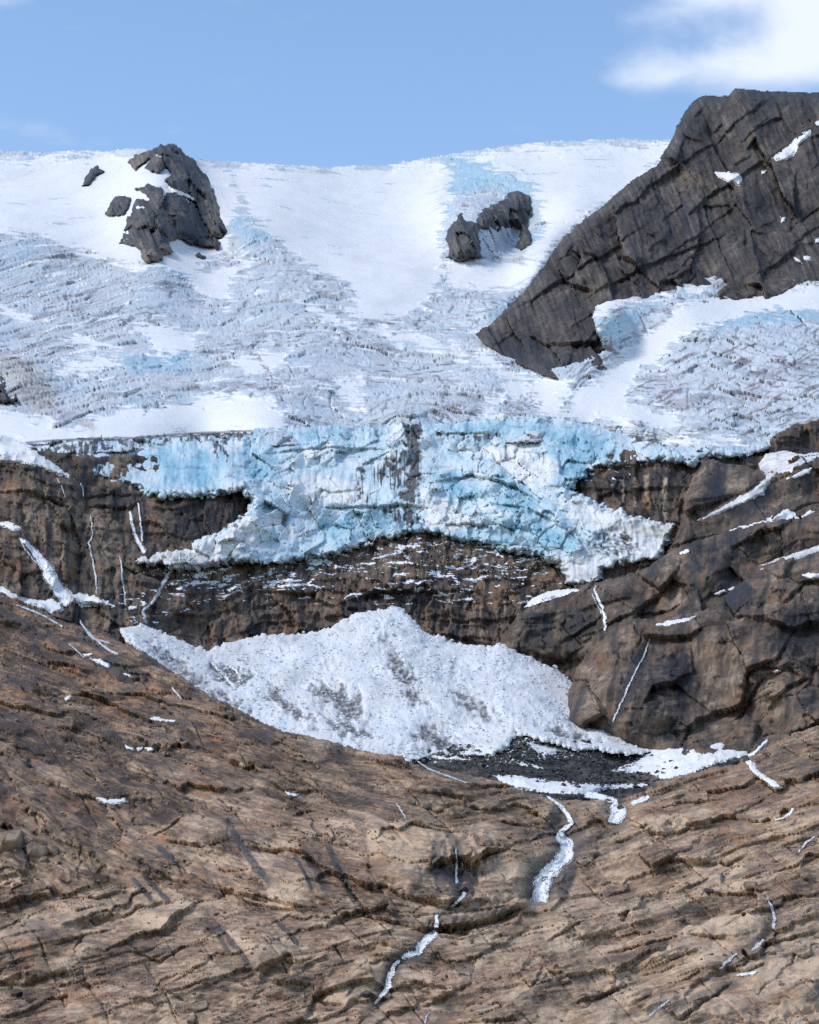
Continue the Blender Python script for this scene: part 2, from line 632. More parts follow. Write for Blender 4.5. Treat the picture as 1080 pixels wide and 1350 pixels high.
def ledges(s, t, P, L, seed, dens=0.1, power=1.3, warp=0.22):
    """overlapping rock sheets: outward ramp down each sheet, sudden undercut at its lower edge, sheets end along t"""
    ph = s / P + warp * fbm(t / (L * 0.9), s / (P * 3.0), 3, seed + 2)
    k = np.floor(ph)
    f = ph - k
    m = perlin(t / L + k * 7.31, k * 3.77 + 0.5 + 0.15 * f, seed + 9)
    m = sstep(dens - 0.06, dens + 0.10, m)
    return m * f ** power


def ledge_lines(px, py, lines):
    """single drawn ledges: (points left to right, height m, width px of the recess below)"""
    d = np.zeros(px.shape, np.float32)
    jx = px + 2.2 * fbm(px / 11, py / 11, 3, 71)
    jy = py + 2.2 * fbm(px / 11, py / 11, 3, 73)
    for pts, A, w in lines:
        D, S, t = pline(pts, jx, jy, w * 4 + 8)
        tap = np.clip(np.minimum(t, 1 - t) * 4, 0, 1) * (0.55 + 0.9 * np.abs(perlin(px / 14, py / 14, 77)))
        below = 0.78 * A * np.exp(-np.clip(D / (w * 0.42), 0, 9) ** 1.2)
        above = 0.45 * A * np.exp(-(D / (w * 1.6)) ** 2)
        d += tap * np.where(S > 0, -below, above)
    return d


# ------------------------------------------------------------------ foreground slope of brown slabs
FG_TOP = [(-160, 735), (-60, 764), (0, 782), (60, 808), (100, 822), (140, 832), (165, 845), (200, 866), (232, 888),
          (265, 910), (300, 930), (340, 948), (385, 965), (440, 978), (480, 990), (520, 998), (560, 1006), (600, 1016),
          (640, 1024), (660, 1036), (690, 1044), (730, 1050), (765, 1056), (800, 1054), (830, 1050), (850, 1046), (870, 1034),
          (905, 1024), (945, 1012), (975, 1003), (1000, 991), (1030, 975), (1080, 955), (1160, 915), (1240, 895)]
FG_POLY = FG_TOP + [(1240, 1480), (-160, 1480)]
FG_D = Depth([(-160, 1480, 440), (540, 1480, 430), (1240, 1480, 440), (0, 1350, 485), (540, 1350, 475), (1080, 1350, 480),
              (0, 1200, 535), (540, 1200, 520), (1080, 1200, 530), (0, 1050, 595), (300, 1050, 598), (540, 1050, 597), (1080, 1050, 592),
              (650, 1022, 625), (770, 1050, 612), (880, 1025, 625), (1000, 990, 635), (1080, 955, 650), (1230, 900, 670),
              (480, 985, 645), (300, 925, 680), (165, 840, 745), (60, 808, 765), (0, 780, 785), (-150, 740, 815), (0, 900, 690),
              (-150, 1100, 580), (1230, 1200, 540)])
FG_LEDGES = [
    ([(558, 1152), (580, 1139), (600, 1131), (622, 1138), (645, 1126), (668, 1122)], 11.0, 22), ([(560, 1182), (580, 1196), (600, 1199)], 3.0, 8),
    ([(540, 1223), (563, 1223), (600, 1221), (640, 1213), (680, 1199), (702, 1190)], 11.0, 11),
    ([(318, 1118), (340, 1117), (361, 1121), (380, 1119), (403, 1124), (419, 1140), (432, 1156)], 4.0, 7),
    ([(440, 1125), (455, 1160), (470, 1180), (482, 1204), (520, 1215), (560, 1223)], 3.5, 6),
    ([(169, 1242), (194, 1260), (211, 1265), (239, 1249), (255, 1243)], 3.0, 6),
    ([(195, 1102), (215, 1098), (235, 1080), (247, 1072)], 2.5, 5),
    ([(200, 1104), (230, 1112), (270, 1117), (302, 1108)], 2.5, 5),
    ([(-20, 1290), (0, 1295), (30, 1297), (60, 1287), (115, 1273)], 3.0, 7),
    ([(195, 1312), (215, 1305), (250, 1322)], 2.0, 4), ([(215, 1302), (240, 1288), (278, 1266)], 1.5, 3),
    ([(850, 1098), (875, 1101), (900, 1095), (935, 1086)], 3.5, 6), ([(825, 1084), (840, 1091), (857, 1090)], 3.0, 5),
    ([(898, 1130), (915, 1137), (960, 1137), (988, 1124)], 3.5, 6), ([(790, 1257), (840, 1248), (875, 1240), (897, 1235)], 3.5, 6),
    ([(880, 1231), (930, 1235), (972, 1239)], 2.0, 4), ([(900, 1172), (938, 1157)], 3.0, 6), ([(925, 1175), (960, 1178), (1025, 1174)], 3.0, 5),
    ([(950, 1273), (985, 1281), (1012, 1267)], 3.5, 7), ([(872, 1326), (895, 1346), (930, 1320), (968, 1292)], 4.0, 9),
    ([(750, 1321), (765, 1318), (790, 1310), (815, 1300), (824, 1290)], 4.0, 8), ([(555, 1324), (590, 1310), (625, 1293)], 3.0, 6),
    ([(600, 1348), (640, 1345), (690, 1345)], 3.0, 5), ([(720, 1240), (742, 1228), (775, 1212)], 3.0, 6),
    ([(468, 1002), (500, 1006), (545, 1012)], 2.5, 6), ([(352, 1030), (375, 1040), (400, 1042), (428, 1040)], 3.0, 6),
    ([(383, 1076), (405, 1068), (428, 1066)], 2.5, 5), ([(560, 1086), (590, 1091), (615, 1084)], 2.5, 5),
    ([(640, 1078), (690, 1088), (735, 1082)], 2.5, 6), ([(850, 1070), (900, 1058), (960, 1052)], 2.5, 5),
    ([(1010, 1150), (1050, 1140), (1090, 1120)], 3.0, 6), ([(990, 1250), (1030, 1238), (1085, 1225)], 3.5, 7),
    ([(280, 1160), (330, 1190), (380, 1198), (430, 1196)], 2.5, 6), ([(90, 1180), (130, 1185), (165, 1172)], 2.0, 5),
    ([(60, 1250), (110, 1232), (160, 1218)], 2.5, 6), ([(365, 1262), (395, 1270), (420, 1262)], 2.0, 4), ([(415, 1312), (430, 1320), (452, 1322)], 2.5, 4),
    ([(640, 1128), (668, 1122), (700, 1130)], 2.0, 4), ([(525, 1175), (545, 1186), (575, 1190)], 2.0, 5),
]
FG_SMOOTH = [[(560, 1125), (600, 1090), (640, 1082), (690, 1092), (705, 1120), (690, 1190), (615, 1198), (640, 1150)],
             [(318, 1122), (400, 1128), (440, 1190), (360, 1185), (330, 1150)],
             [(195, 1100), (245, 1072), (300, 1075), (300, 1110), (250, 1116)],
             [(885, 1232), (950, 1205), (1000, 1198), (1012, 1225), (970, 1236)], [(832, 1085), (960, 1058), (930, 1086), (870, 1100)],
             [(480, 1075), (600, 1088), (570, 1140), (540, 1185), (490, 1150)], [(160, 1150), (190, 1145), (225, 1188), (175, 1194)],
             [(290, 1230), (340, 1215), (380, 1255), (340, 1290)], [(430, 1290), (480, 1260), (510, 1270), (500, 1300), (460, 1325), (425, 1318)],
             [(910, 1340), (1000, 1275), (1090, 1265), (1090, 1330), (1000, 1350)]]
FG_ALCOVE = [(568, 1150), (582, 1140), (612, 1136), (628, 1144), (622, 1160), (614, 1178), (602, 1190), (592, 1182), (588, 1162)]
FG_GULLY = [(752, 1048), (746, 1065), (740, 1085), (753, 1105), (742, 1130), (716, 1152), (708, 1196)]
FG_STREAM = [(576, 1224), (566, 1236), (550, 1256), (528, 1265), (518, 1278), (513, 1300), (493, 1328)]
FG_STAIN = [dict(p=FG_STREAM, w=13, a=.8), dict(p=FG_GULLY, w=26, a=.75), dict(p=[(800, 1050), (814, 1070), (812, 1092)], w=20, a=.7), dict(p=[(602, 1100), (603, 1150), (612, 1180), (594, 1200), (576, 1226)], w=9, a=.8), dict(p=[(1010, 1180), (1022, 1210), (1018, 1230), (990, 1256), (948, 1284)], w=14, a=.7),
            dict(p=[(300, 1085), (318, 1115), (340, 1150), (366, 1172)], w=6), dict(p=[(395, 1110), (415, 1140), (437, 1178)], w=6, a=.8),
            dict(p=[(385, 1122), (400, 1150), (415, 1182)], w=3), dict(p=[(430, 1110), (450, 1150), (472, 1196)], w=5),
            dict(p=[(203, 1115), (225, 1130), (240, 1147)], w=5), dict(p=[(172, 1155), (190, 1175), (204, 1191)], w=4),
            dict(p=[(186, 1150), (205, 1170), (224, 1190)], w=4, a=.9), dict(p=[(155, 1090), (175, 1105), (197, 1132)], w=5, a=.6),
            dict(p=[(266, 1208), (290, 1235), (303, 1262)], w=4, a=.9), dict(p=[(280, 1212), (305, 1245), (337, 1282)], w=4),
            dict(p=[(362, 1212), (380, 1230), (396, 1250)], w=4), dict(p=[(195, 1265), (199, 1302)], w=4, a=.7), dict(p=[(160, 1240), (168, 1292)], w=6, a=.5),
            dict(p=[(468, 1300), (455, 1316)], w=3), dict(p=[(590, 1095), (602, 1130), (600, 1150)], w=6, a=.8), dict(p=[(632, 1140), (622, 1165), (605, 1195)], w=5),
            dict(p=[(578, 1105), (572, 1135), (585, 1180)], w=9, a=.8), dict(p=[(752, 1110), (752, 1150), (738, 1185)], w=10), dict(p=[(698, 1150), (698, 1190)], w=6, a=.8),
            dict(p=[(772, 1110), (800, 1095), (830, 1088)], w=9, a=.55), dict(p=[(545, 1218), (620, 1212), (695, 1195)], w=4, a=.8),  # second entry: darker colour along the long overhanging ledge
            dict(p=[(45, 820), (80, 850), (140, 875), (185, 905)], w=7, a=.8), dict(p=[(95, 830), (130, 855), (160, 880), (205, 900)], w=6, a=.8),
            dict(p=[(5, 800), (40, 830), (55, 860)], w=6, a=.7), dict(p=[(200, 985), (230, 1010)], w=8, a=.4), dict(p=[(550, 1000), (580, 1018), (640, 1035)], w=6, a=.7),
            dict(p=[(1085, 1095), (1055, 1112), (1048, 1130)], w=9, a=.6), dict(p=[(870, 1345), (930, 1312), (985, 1290)], w=10, a=.65), dict(p=[(1085, 1300), (1060, 1325)], w=10, a=.8),
            dict(p=[(785, 1270), (830, 1262), (885, 1245)], w=6, a=.6), dict(p=[(1015, 1185), (1020, 1215), (1000, 1250), (960, 1280)], w=9, a=.6),
            dict(p=[(640, 1058), (665, 1068)], w=8, a=.5), dict(p=[(0, 930), (60, 960), (110, 985)], w=10, a=.45), dict(p=[(490, 1300), (510, 1305), (505, 1320)], w=5, a=.9)]


def fg_coords(self):
    k = self.base[..., 1] / 520.0
    u = (self.px - 540) * k
    v = (self.py - 1350) * k
    w = 55.0
    x = u - 60
    sp = w * np.log1p(np.exp(np.clip(x / w, -30, 30)))
    sm = sp - x
    sl = 0.36 - 0.34 * sstep(950, 1330, self.py)
    G = -sl * sm - 0.30 * sp
    wob = 7 * fbm(u / 160, v / 120, 3, 31)
    s1 = v - G + wob
    s2 = v + 0.33 * u + wob
    return u, v, s1, s2


def fg_relief(self):
    u, v, s1, s2 = fg_coords(self)
    px, py = self.px, self.py
    self.uv = (u, v, s1, s2)
    low = ((py + 0.12 * (540 - px) + 60 * fbm(px / 90, py / 60, 3, 47) > 1205) & (px + 40 * fbm(px / 60, py / 60, 2, 48) < 500)).astype(np.float32)
    smooth = poly_mask(FG_SMOOTH, px, py, 6, 4)
    self.smoothm = smooth
    rough = 1 - 0.72 * smooth
    rough = rough * (0.75 + 0.5 * sstep(-0.3, 0.4, fbm(u / 90, v / 50, 2, 44)))
    d = 5.0 * fbm(u / 150, v / 75, 3, 21) + 1.0 * fbm(u / 45, v / 20, 3, 22)
    # broad overlapping slabs, then thinner sheets inside patchy rough zones
    zone = sstep(-0.15, 0.28, fbm(u / 75, s1 / 30, 3, 45)) * rough
    zone = np.maximum(zone, 0.9 * sstep(0.12, 0.3, fbm(u / 160, v / 60, 2, 49)) * rough)
    wx1, wy1 = fbm(u / 45, v / 45, 3, 61), fbm(u / 45, v / 45, 3, 62)
    sm_ = s1 * (1 - low) + s2 * low
    polish = sstep(-0.05, 0.30, fbm(u / 130 + 5.5, v / 70, 3, 43))      # ice-polished areas keep few ledges
    self.polish = polish
    rough = rough * (1 - 0.5 * polish)
    zone = zone * (1 - 0.35 * polish)
    self.sm_ = sm_
    big = facets(u / 150 + 0.40 * wx1, sm_ / 34 + 0.45 * wy1, 3, 1.6, 4.2, 1.1, 0.02)
    med = facets(u / 68 + 0.5 * wy1, sm_ / 13 + 0.5 * wx1, 5, 0.6, 1.8, 0.3, 0.02)
    sml = facets(u / 26 + 0.7 * wx1, sm_ / 5.5 + 0.7 * wy1, 8, 0.45, 0.7, 0.25, 0.04)
    tin = facets(u / 10, sm_ / 2.9, 9, 0.30, 0.45)
    mz = sstep(-0.25, 0.15, fbm(u / 60, v / 40, 2, 46))
    d = d + (0.7 + 0.3 * rough) * big + (0.15 + 0.85 * rough) * (0.35 + 0.65 * mz) * med
    for P, A, Ln, sd, den, zz in ((66, 1.9, 210, 1, 0.16, 0), (28, 0.95, 110, 4, 0.20, 0), (13, 0.75, 55, 7, 0.10, 1), (6.4, 0.55, 30, 12, 0.05, 1), (3.4, 0.36, 17, 14, 0.02, 1)):
        d = d + A * ledges(sm_, u, P, Ln, sd, den) * ((0.12 + 0.88 * zone) if zz else rough)
    d = d + rough * (0.3 + 0.7 * zone) * sml + (0.3 + 0.7 * zone) * tin
    self.zone = zone
    for q in FG_SMOOTH:
        d = d + 3.2 * np.sqrt(np.clip((sdf(q, px + 5 * wx1, py + 5 * wy1, 30) + 2 * fbm(px / 9, py / 7, 2, 68)) / 16, 0, 1))
    # long straight joints running down the slabs
    jj = (u * 0.80 - v * 0.62) / 34 + 0.35 * fbm(u / 120, v / 120, 2, 66)
    jf = np.abs(jj - np.floor(jj) - 0.5)
    d = d - (0.9 + 0.9 * polish) * np.exp(-(jf / 0.035) ** 2) * sstep(0.05 - 0.15 * polish, 0.25, perlin(np.floor(jj) * 3.3 + 0.5, v / 70, 67))
    d = d + 0.06 * fbm(u / 6, v / 4, 3, 51)
    d = d + ledge_lines(px, py, FG_LEDGES)
    for gp, gd, gw in ((FG_GULLY, 5.0, 13), (FG_STREAM, 2.6, 8), ([(806, 1050), (814, 1070), (812, 1090)], 2.5, 14), ([(602, 1110), (603, 1150), (612, 1180), (594, 1200), (576, 1212)], 2.0, 6), ([(1010, 1180), (1022, 1210), (1018, 1230), (990, 1256), (948, 1282)], 2.0, 8)):
        D, S, t = pline(gp, px, py, 40)
        d = d - gd * np.exp(-(D / gw) ** 2) * np.clip(t * 4, 0, 1)
    return d


def fg_masks(self):
    u, v, s1, s2 = self.uv
    px, py = self.px, self.py
    n = fbm(u / 70, s1 / 22, 4, 81)
    streak = fbm(u / 60, s1 / 5, 3, 85)
    plate = H3[voronoi(u / 44 + 0.5 * fbm(u / 45, v / 45, 3, 62), s1 / 16 + 0.6 * fbm(u / 45, v / 45, 3, 61), 5)[4]] - 0.5
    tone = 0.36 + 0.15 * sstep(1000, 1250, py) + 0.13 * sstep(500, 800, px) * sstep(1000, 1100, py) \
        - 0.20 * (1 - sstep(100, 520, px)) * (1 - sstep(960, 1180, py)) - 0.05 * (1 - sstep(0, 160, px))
    hair = fbm(u / 16, s1 / 2.2, 3, 87)
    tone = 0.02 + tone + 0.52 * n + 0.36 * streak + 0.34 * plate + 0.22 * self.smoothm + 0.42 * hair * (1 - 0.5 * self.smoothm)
    bigc = voronoi(u / 150 + 0.40 * fbm(u / 45, v / 45, 3, 61), self.sm_ / 34 + 0.45 * fbm(u / 45, v / 45, 3, 62), 3)[4]
    tone = tone + 0.30 * (H4[bigc] - 0.5) + 0.10 * self.polish
    stain = line_mask(FG_STAIN, px + 2.5 * fbm(px / 9, py / 9, 2, 91), py + 2.5 * fbm(px / 9, py / 9, 2, 92))
    stain = np.maximum(stain, 0.9 * poly_mask([FG_ALCOVE], px, py, 6, 6))  # darker colour over the hollow below the alcove ledge
    # lichen-dark and wet sheets, running downslope
    wet = sstep(0.30, 0.55, fbm((u * 0.8 + v * 0.5) / 26, (v - u * 0.2) / 120, 3, 95)) * 0.45
    sheet = sstep(0.10, 0.42, fbm(u / 110, s1 / 14, 4, 97)) * 0.62
    lich = sstep(0.05, 0.35, fbm(u / 36, v / 26, 5, 98, 0.62)) * (0.35 + 0.3 * (1 - sstep(950, 1150, py + 0.2 * px)))
    sheet = np.maximum(sheet, lich) * (1 - 0.6 * self.smoothm)
    bed = (1 - sstep(0.02, 0.09, np.abs(fbm(u / 70, self.sm_ / 7, 3, 101)))) * sstep(-0.1, 0.25, fbm(u / 50, v / 30, 3, 102))
    bed = np.maximum(bed, (1 - sstep(0.02, 0.10, np.abs(fbm(u / 36, self.sm_ / 3.5, 2, 103)))) * sstep(0.0, 0.3, fbm(u / 40, v / 30, 3, 104)) * 0.8)
    stain = np.maximum(np.maximum(stain, 0.55 * bed), np.maximum(wet, sheet))
    rust = np.clip(sstep(-0.05, 0.4, fbm(u / 90, v / 60, 3, 99)) + 0.4 * (H5[bigc] - 0.5), 0, 1) * (0.65 + 0.4 * (1 - sstep(150, 380, px)) * (1 - sstep(900, 1000, py)))
    rust = np.maximum(rust, 0.8 * poly_mask([[(100, 880), (190, 890), (250, 930), (290, 945), (240, 945), (170, 915), (110, 905)]], px, py, 8, 8))
    return masks4(np.clip(tone, 0, 1), np.clip(stain, 0, 1), np.clip(rust, 0, 1), 0 * tone)


STEP = 1.25
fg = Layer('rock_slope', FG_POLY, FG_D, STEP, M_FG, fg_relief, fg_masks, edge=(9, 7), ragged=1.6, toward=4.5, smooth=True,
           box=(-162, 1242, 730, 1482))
tag(fg.obj, kind='structure')
print('fg', time.time() - T0, len(fg.obj.data.polygons))

# ------------------------------------------------------------------ gravel basin between the slope and the ice cone
BASIN_D = Depth([(480, 1010, 652), (640, 1060, 622), (770, 1080, 612), (900, 1040, 640), (900, 1000, 672), (1000, 980, 684), (600, 1000, 660), (680, 986, 666), (720, 970, 684), (760, 975, 684), (740, 984, 678), (800, 990, 687), (860, 990, 692),
                 (860, 960, 715), (600, 940, 715), (1020, 1010, 660), (1080, 960, 700), (460, 960, 690), (700, 1010, 648), (760, 1030, 636), (700, 940, 712)])


def basin_relief(self):
    px, py = self.px, self.py
    return 1.6 * fbm(px / 50, py / 20, 3, 201) + 0.8 * fbm(px / 12, py / 6, 3, 202) + facets(px / 5, py / 3.2, 21, 0.7, 0.5) + 0.9 * facets(px / 11, py / 6, 22, 1.0, 0.2) * (fbm(px / 30, py / 15, 2, 7) > 0.05)


def basin_masks(self):
    px, py = self.px, self.py
    n = fbm(px / 40, py / 9, 4, 205)
    grey = poly_mask([[(780, 1020), (850, 1015), (900, 1018), (900, 1035), (820, 1040)]], px, py, 6, 5)
    return masks4(np.clip(0.42 + 0.7 * n + 0.35 * grey + 0.3 * fbm(px / 6, py / 3, 3, 206), 0, 1), 0.2 * (n < -0.2), 0.5 * grey, 0 * px)


basin = Layer('gravel_basin', [(450, 972), (560, 988), (640, 990), (668, 976), (690, 962), (722, 968), (760, 980), (820, 987), (860, 978), (940, 955), (1040, 950), (1060, 1020), (960, 1050), (860, 1075), (760, 1080), (640, 1062), (540, 1030), (450, 1005)],
              BASIN_D, 1.3, M_GRAVEL, basin_relief, basin_masks, edge=(1, 0), toward=1.5, smooth=True)
tag(basin.obj, kind='structure')

# ------------------------------------------------------------------ cone of fallen ice
CONE_POLY = [(158, 829), (170, 824), (185, 822), (205, 830), (240, 848), (268, 857), (290, 855), (320, 845), (360, 838), (400, 834), (430, 828), (455, 820),
             (478, 810), (497, 803), (520, 799), (532, 806), (548, 820), (556, 830), (590, 842), (620, 850), (648, 854), (658, 849), (668, 857), (700, 868),
             (735, 880), (750, 895), (758, 908), (775, 928), (800, 953), (822, 970), (860, 985), (862, 993), (820, 994), (780, 988), (755, 990), (740, 982), (705, 974),
             (680, 968), (668, 985), (650, 995), (620, 1000), (580, 996), (520, 1012), (440, 1000), (340, 970), (250, 925), (190, 880)]
CONE_D = Depth([(230, 890, 728), (165, 826, 772), (240, 850, 775), (300, 850, 790), (430, 828, 815), (520, 799, 836), (600, 845, 815), (660, 850, 815),
                (760, 905, 780), (860, 990, 688), (300, 935, 696), (390, 965, 674), (480, 985, 660), (620, 1000, 655), (700, 972, 672), (560, 900, 744),
                (400, 900, 735), (680, 910, 748), (560, 860, 788)])
CONE_DIRT = [[(400, 905), (440, 900), (470, 915), (482, 935), (460, 950), (440, 930), (415, 918)], [(440, 932), (480, 930), (482, 950), (452, 952)],
             [(592, 908), (620, 918), (650, 940), (658, 952), (630, 946), (605, 928)], [(276, 870), (330, 880), (337, 900), (300, 908), (285, 890)], [(420, 940), (470, 958), (500, 972), (450, 975)],
             [(705, 952), (740, 957), (785, 975), (772, 979), (722, 966)], [(235, 872), (250, 880), (300, 915), (330, 935), (300, 930), (245, 895)], [(200, 850), (235, 866), (262, 890), (240, 890), (205, 866)], [(500, 830), (540, 880), (560, 930), (545, 930), (515, 880)], [(360, 900), (390, 930), (430, 960), (400, 955), (350, 920)], [(560, 950), (620, 985), (600, 992), (540, 980)]]


def cone_relief(self):
    px, py = self.px, self.py
    k = self.base[..., 1] / 740
    u, v = (px - 540) * k, (py - 1040) * k
    d = 4.0 * fbm(u / 90, v / 45, 3, 301) + 0.6 * fbm(u / 30, v / 14, 3, 302)
    lump = 0.35 + 0.65 * sstep(-0.2, 0.3, fbm(u / 40, v / 25, 3, 303))
    d = d + lump * (0.6 * facets(u / 12, v / 7.5, 31, 1.0, 0.9) + 0.42 * facets(u / 5.5, v / 3.8, 32, 1.0, 0.7) + 0.3 * facets(u / 3.0, v / 2.4, 33, 1.0, 0.3))
    smooth = poly_mask([[(680, 960), (700, 945), (760, 960), (800, 975), (860, 985), (860, 995), (760, 992), (700, 975)], [(158, 829), (185, 822), (240, 848), (290, 858), (270, 880), (200, 850)],
                        [(690, 870), (750, 890), (800, 950), (780, 960), (720, 910)]], px, py, 6, 5)
    self.sm = smooth
    dirt = poly_mask(CONE_DIRT, px, py, 9, 10, 12)
    self.dirt = dirt
    return d * (1 - 0.65 * smooth) + 1.2 * dirt * fbm(u / 9, v / 6, 3, 307) - 1.0 * dirt


def cone_masks(self):
    px, py = self.px, self.py
    snow = 0.66 + 0.6 * fbm(px / 30, py / 18, 4, 311) + 0.5 * self.sm
    blue = sstep(-0.15, 0.45, fbm(px / 24, py / 14, 4, 312)) * 0.65
    speck = sstep(0.22, 0.42, fbm(px / 5, py / 3.6, 2, 313)) * sstep(-0.1, 0.4, fbm(px / 60, py / 25, 3, 314)) * 0.75
    low = sstep(960, 1000, py + 10 * fbm(px / 20, py / 12, 3, 317)) * (1 - sstep(680, 720, px)) * 0.35
    dirt = np.maximum(np.maximum(speck, low), self.dirt * (0.80 + 0.6 * fbm(px / 6, py / 4, 3, 318)))
    tan = np.maximum(0.55 * poly_mask([[(158, 829), (185, 822), (240, 848), (300, 848), (360, 836), (420, 830), (400, 850), (330, 870), (250, 870), (200, 850)]], px, py, 10, 8),
                     0.5 * sstep(-0.2, 0.35, fbm(px / 50, py / 30, 4, 315)))
    return masks4(np.clip(snow, 0, 1), blue, np.clip(dirt, 0, 1), tan)


cone = Layer('ice_debris_cone', CONE_POLY, CONE_D, 1.25, M_CONE, cone_relief, cone_masks, edge=(7, 5), ragged=2.6, toward=1.2, smooth=True)
tag(cone.obj, 'wide cone of fallen white and pale blue ice rubble below the dark cliff', 'ice debris')

# ------------------------------------------------------------------ dark cliff band below the ice
CLIFF_PTS = [(0, 610, 870), (100, 640, 875), (300, 660, 905), (0, 780, 800), (100, 800, 805), (180, 830, 805), (0, 700, 830), (240, 850, 818), (320, 700, 890),
             (400, 850, 842), (400, 745, 885), (540, 800, 862), (540, 710, 898), (640, 850, 846), (640, 730, 893), (700, 850, 838), (750, 760, 872), (800, 640, 912),
             (850, 690, 888), (990, 600, 948), (1080, 580, 962), (900, 620, 925), (-150, 610, 850), (-150, 800, 800), (1230, 560, 970), (540, 640, 960), (200, 600, 930), (400, 620, 960), (760, 600, 950)]
CLIFF_D = Depth(CLIFF_PTS)


def cliff_relief(self):
    px, py = self.px, self.py
    X, Z = self.base[..., 0], self.base[..., 2]
    jx = px + 8 * fbm(px / 40, py / 40, 3, 401)
    jy = py + 6 * fbm(px / 40, py / 40, 3, 402)
    left = 1 - sstep(230, 330, px - 0.3 * (py - 700))
    right = sstep(740, 780, px)
    self.left = left
    d = 6.0 * fbm(px / 110, py / 70, 3, 403) + 2.0 * fbm(px / 30, py / 30, 3, 404)
    ribs = 1.6 * ridged(jx / 16, jy / 70, 3, 405) + 1.0 * ridged(jx / 6, jy / 30, 2, 406)
    d = d + ribs * (1 - 0.6 * left)
    tilt = jy - 0.12 * px * left
    L = 2.6 * ledges(tilt, jx, 34, 90, 41, 0.05) + 1.7 * ledges(tilt, jx, 15, 50, 43, 0.05) + 0.9 * ledges(tilt, jx, 7, 26, 45, 0.05)
    d = d + L * (1 - 0.35 * left)
    d = d + facets(jx / 30, jy / 40, 41, 3.0, 4.6, 1.5, 0.03) + facets(jx / 10, jy / 15, 42, 1.4, 1.8, 0.5, 0.05) + facets(jx / 4.5, jy / 6.5, 43, 0.6, 0.7)
    d = d + ledge_lines(px, py, [([(-20, 645), (40, 648), (90, 668), (110, 720), (105, 790)], 5, 14), ([(110, 665), (170, 668), (190, 660)], 4, 10), ([(100, 655), (150, 650), (188, 655)], 4, 8),
                                 ([(150, 740), (180, 755), (230, 760)], 5, 10), ([(440, 800), (500, 780), (560, 778), (600, 790)], 6, 12), ([(555, 835), (600, 838), (650, 850)], 4, 8),
                                 ([(665, 830), (680, 800), (700, 786)], -5, 8), ([(280, 800), (330, 775), (400, 770)], 3, 8)])
    D, S, t = pline([(118, 640), (108, 680), (105, 720), (112, 780)], px, py, 60)
    d = d - 4 * np.exp(-(D / 14) ** 2)
    return d


def cliff_masks(self):
    px, py = self.px, self.py
    jx = px + 6 * fbm(px / 40, py / 60, 3, 411)
    v1 = fbm(jx / 7, py / 70, 4, 412)
    n = fbm(px / 45, py / 30, 4, 413)
    under = (1 - self.left) * (1 - sstep(735, 770, px))
    tone = 0.36 + 0.45 * n + 0.45 * v1 * (0.4 + 0.6 * under) + 0.05 * self.left
    tan_l = poly_mask([[(20, 655), (60, 655), (95, 680), (108, 720), (100, 740), (60, 725), (30, 690)], [(125, 690), (150, 680), (160, 720), (140, 745), (125, 730)]], px, py, 10, 10)
    tone = tone + 0.22 * tan_l
    stain = sstep(-0.05, 0.38, fbm(jx / 12, py / 110, 4, 415)) * 0.95
    stain = np.maximum(stain, 0.85 * poly_mask([[(210, 660), (330, 655), (325, 685), (280, 705), (200, 725), (230, 690)], [(95, 640), (190, 650), (185, 668), (110, 668)], [(450, 790), (560, 760), (560, 800), (480, 850), (440, 850)],
                                                [(755, 640), (830, 615), (910, 615), (910, 640), (840, 660), (790, 660)], [(920, 600), (990, 598), (1080, 560), (1080, 610), (1000, 600), (950, 625)],
                                                [(110, 690), (125, 700), (120, 800), (105, 790)]], px, py, 8, 8))
    streaks = sstep(0.25, 0.5, fbm(jx / 4, py / 60, 2, 417)) * under
    tone = tone + 0.25 * streaks
    stain = stain * (1 - 0.5 * streaks)
    rust = sstep(-0.1, 0.4, fbm(jx / 26, py / 45, 3, 419)) * 1.0
    band = sstep(705, 725, py) * (1 - sstep(770, 830, py)) * sstep(190, 260, px) * (1 - sstep(700, 745, px))
    fleck = fbm(px / 22 + 0.3 * py / 5, (py + 6 * fbm(px / 40, py / 40, 2, 423)) / 5.0, 5, 421, 0.6) + 0.25 * fbm(px / 70, py / 30, 2, 424) - 0.06
    snow = band * sstep(0.02, 0.22, fleck + 0.12 * fbm(px / 60, py / 25, 2, 422)) * 0.95
    snow = np.maximum(snow, 0.9 * sstep(0.25, 0.36, fbm(px / 14, py / 3.5, 3, 425)) * poly_mask([[(760, 615), (850, 608), (820, 640), (770, 640)], [(130, 790), (250, 760), (300, 790), (180, 840)]], px, py, 8, 5))
    stripes = poly_mask([[(834, 628), (838, 628), (839, 675), (835, 675)], [(849, 625), (856, 622), (855, 675), (850, 678)], [(873, 635), (880, 630), (880, 690), (874, 690)], [(820, 630), (823, 630), (823, 660), (820, 660)]], px, py, 1.5, 2, 5)
    tone = tone + 0.5 * stripes
    stain = stain * (1 - stripes)
    return masks4(np.clip(tone, 0, 1), np.clip(stain, 0, 1), np.clip(rust, 0, 1), snow)


cliff = Layer('cliff', [(-160, 590), (0, 596), (40, 592), (100, 600), (330, 600), (540, 600), (760, 590), (930, 596), (1000, 590), (1050, 560), (1240, 520), (1240, 720), (900, 760), (770, 880), (640, 900), (400, 900), (150, 870), (-160, 860)],
              CLIFF_D, 1.5, M_CLIFF, cliff_relief, cliff_masks, edge=(4, 6), toward=4.5, smooth=True)
tag(cliff.obj, kind='structure')
print('cliff', time.time() - T0)

# ------------------------------------------------------------------ three bedrock buttresses stepping down on the right


